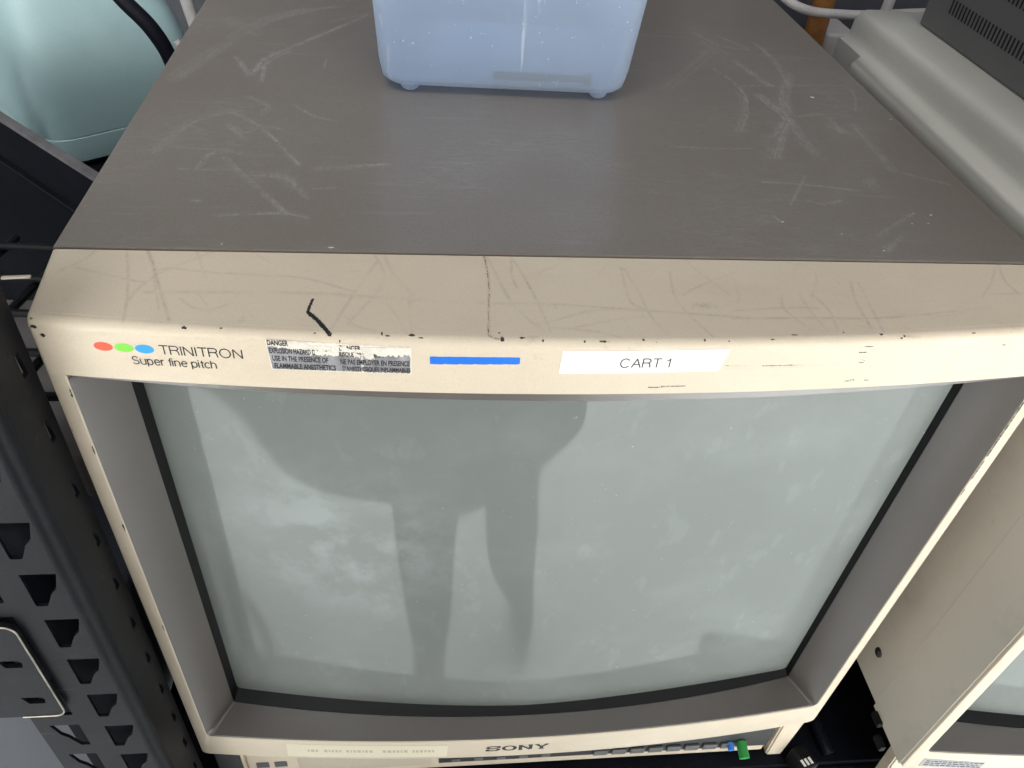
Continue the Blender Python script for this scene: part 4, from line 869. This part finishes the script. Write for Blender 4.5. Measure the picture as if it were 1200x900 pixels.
# ================================================================== the photographer, seen only mirrored in the screen
ps = thing('person', 'person in dark coat and trousers leaning over to photograph, mirrored in the middle screen', 'person', (.17, -.58, FLOOR))
def skin(name, V, E, R, mat, parent, sub=2):
    me = bpy.data.meshes.new(name); me.from_pydata(V, E, []); o = bpy.data.objects.new(name, me); COL.objects.link(o)
    m = o.modifiers.new('s', 'SKIN')
    for i, r in enumerate(R): me.skin_vertices[0].data[i].radius = (r, r) if not isinstance(r, tuple) else r
    me.skin_vertices[0].data[0].use_root = True
    s = o.modifiers.new('u', 'SUBSURF'); s.levels = sub; s.render_levels = sub
    return link(name, to_mesh(o, name), mat, parent, True)
F0 = FLOOR
V = [(.15, -.62, F0 + .90), (.15, -.63, F0 + 1.10), (.15, -.62, F0 + 1.30), (.15, -.58, F0 + 1.40), (.15, -.54, F0 + 1.47), (.15, -.50, F0 + 1.56), (.15, -.49, F0 + 1.62)]
R = [(.16, .12), (.14, .11), (.16, .11), (.07, .06), (.055, .055), (.085, .095), (.07, .075)]
E = [(0, 1), (1, 2), (2, 3), (3, 4), (4, 5), (5, 6)]
def add(p, r, pr): V.append(p); R.append(r); E.append((pr, len(V) - 1)); return len(V) - 1
# legs
a = add((.06, -.60, F0 + .84), .095, 0); a = add((.055, -.55, F0 + .48), .062, a); a = add((.075, -.53, F0 + .12), .042, a); a = add((.075, -.51, F0 + .06), .045, a); a = add((.075, -.40, F0 + .035), .032, a)
a = add((.24, -.62, F0 + .84), .095, 0); a = add((.25, -.66, F0 + .48), .062, a); a = add((.30, -.70, F0 + .14), .042, a); a = add((.325, -.70, F0 + .07), .040, a); a = add((.34, -.62, F0 + .035), .030, a)
for s in (-1, 1):
    a = add((.15 + s * .17, -.60, F0 + 1.37), .062, 2); a = add((.15 + s * .27, -.56, F0 + 1.13), .046, a)
    a = add((.15 + s * .13, -.42, F0 + 1.40), .030, a); h = add((.15 + s * .100, -.385, F0 + 1.46), (.034, .018), a)
    for k in range(4):
        f = add((.15 + s * (.085 - .002 * k), -.375 + .002 * k, F0 + 1.475 + .018 * k), .009, h); f = add((.15 + s * .060, -.362, F0 + 1.485 + .019 * k), .008, f); add((.15 + s * .038, -.366, F0 + 1.488 + .019 * k), .0065, f)
    f = add((.15 + s * .080, -.392, F0 + 1.475), .010, h); add((.15 + s * .052, -.394, F0 + 1.488), .008, f)
skin('body', V, E, R, M_SKIN, ps)
# coat with a wide, uneven hem
def loft(name, rows, mat, parent, n=40, open_=True):
    Vv = []; Ff = []
    for (cx, cy, z, hx, hy, w) in rows:
        for i in range(n):
            a = 2 * math.pi * i / n
            Vv.append((cx + hx * math.cos(a) * (1 + w * math.sin(5 * a)), cy + hy * math.sin(a) * (1 + w * math.sin(7 * a + 1)), z + w * .35 * math.sin(3 * a + .6)))
    for k in range(len(rows) - 1):
        for i in range(n): j = (i + 1) % n; Ff.append((k * n + i, k * n + j, (k + 1) * n + j, (k + 1) * n + i))
    return link(name, mesh(name, Vv, Ff), mat, parent, True)
loft('coat', [(.15, -.56, F0 + 1.46, .07, .06, 0), (.15, -.59, F0 + 1.42, .17, .10, 0), (.15, -.62, F0 + 1.30, .215, .135, 0), (.13, -.63, F0 + 1.16, .24, .15, .01), (.08, -.62, F0 + 1.02, .31, .17, .02), (.02, -.60, F0 + .86, .38, .18, .04), (-.03, -.59, F0 + .70, .42, .18, .09)], M_CLOTH, ps)
for s in (-1, 1):
    skin('sleeve', [(.15 + s * .15, -.60, F0 + 1.38), (.15 + s * .28, -.56, F0 + 1.12), (.15 + s * .15, -.44, F0 + 1.37)], [(0, 1), (1, 2)], [.085, .068, .05], M_CLOTH, ps)
skin('trouser_leg', [(.07, -.60, F0 + .86), (.055, -.55, F0 + .48), (.075, -.53, F0 + .14)], [(0, 1), (1, 2)], [.11, .074, .050], M_TROUS, ps)
skin('trouser_leg', [(.23, -.62, F0 + .86), (.245, -.66, F0 + .50), (.275, -.69, F0 + .24), (.325, -.70, F0 + .06)], [(0, 1), (1, 2), (2, 3)], [.10, .075, .082, .040], M_TROUS, ps)
skin('shoe', [(.075, -.56, F0 + .05), (.075, -.48, F0 + .048), (.075, -.39, F0 + .036)], [(0, 1), (1, 2)], [.048, .046, .036], M_BLACK, ps)
skin('shoe', [(.315, -.76, F0 + .06), (.33, -.69, F0 + .05), (.345, -.60, F0 + .036)], [(0, 1), (1, 2)], [.048, .046, .036], M_BLACK, ps)
skin('hair', [(.15, -.53, F0 + 1.66), (.15, -.56, F0 + 1.60), (.15, -.57, F0 + 1.54)], [(0, 1), (1, 2)], [.085, .085, .06], M_HAIR, ps)
tag(base_origin(box('phone', .110, .190, -.372, -.364, F0 + 1.47, F0 + 1.62, M_BLACK, None, .002)), 'black phone held up by the photographer mirrored in the screen', 'phone')
# a black cord hanging in front of the rack, mirrored in the screen
tag(tube('floor_cable', [(-.66, -.57, FLOOR + .01), (-.552, -.567, FLOOR + .01), (-.494, -.581, FLOOR + .01), (-.417, -.554, FLOOR + .01), (-.346, -.494, FLOOR + .01), (-.335, -.435, FLOOR + .01), (-.387, -.386, FLOOR + .01)], .008, M_BCAB), 'black cable curling on the floor, mirrored at the lower left of the screen', 'cable')
tag(base_origin(box('floor_box', .84, 1.00, -.455, -.360, FLOOR + .002, FLOOR + .05, M_BOX, None, .003, rot=.5)), 'small dark grey box on the floor, mirrored at the lower right of the screen', 'box')
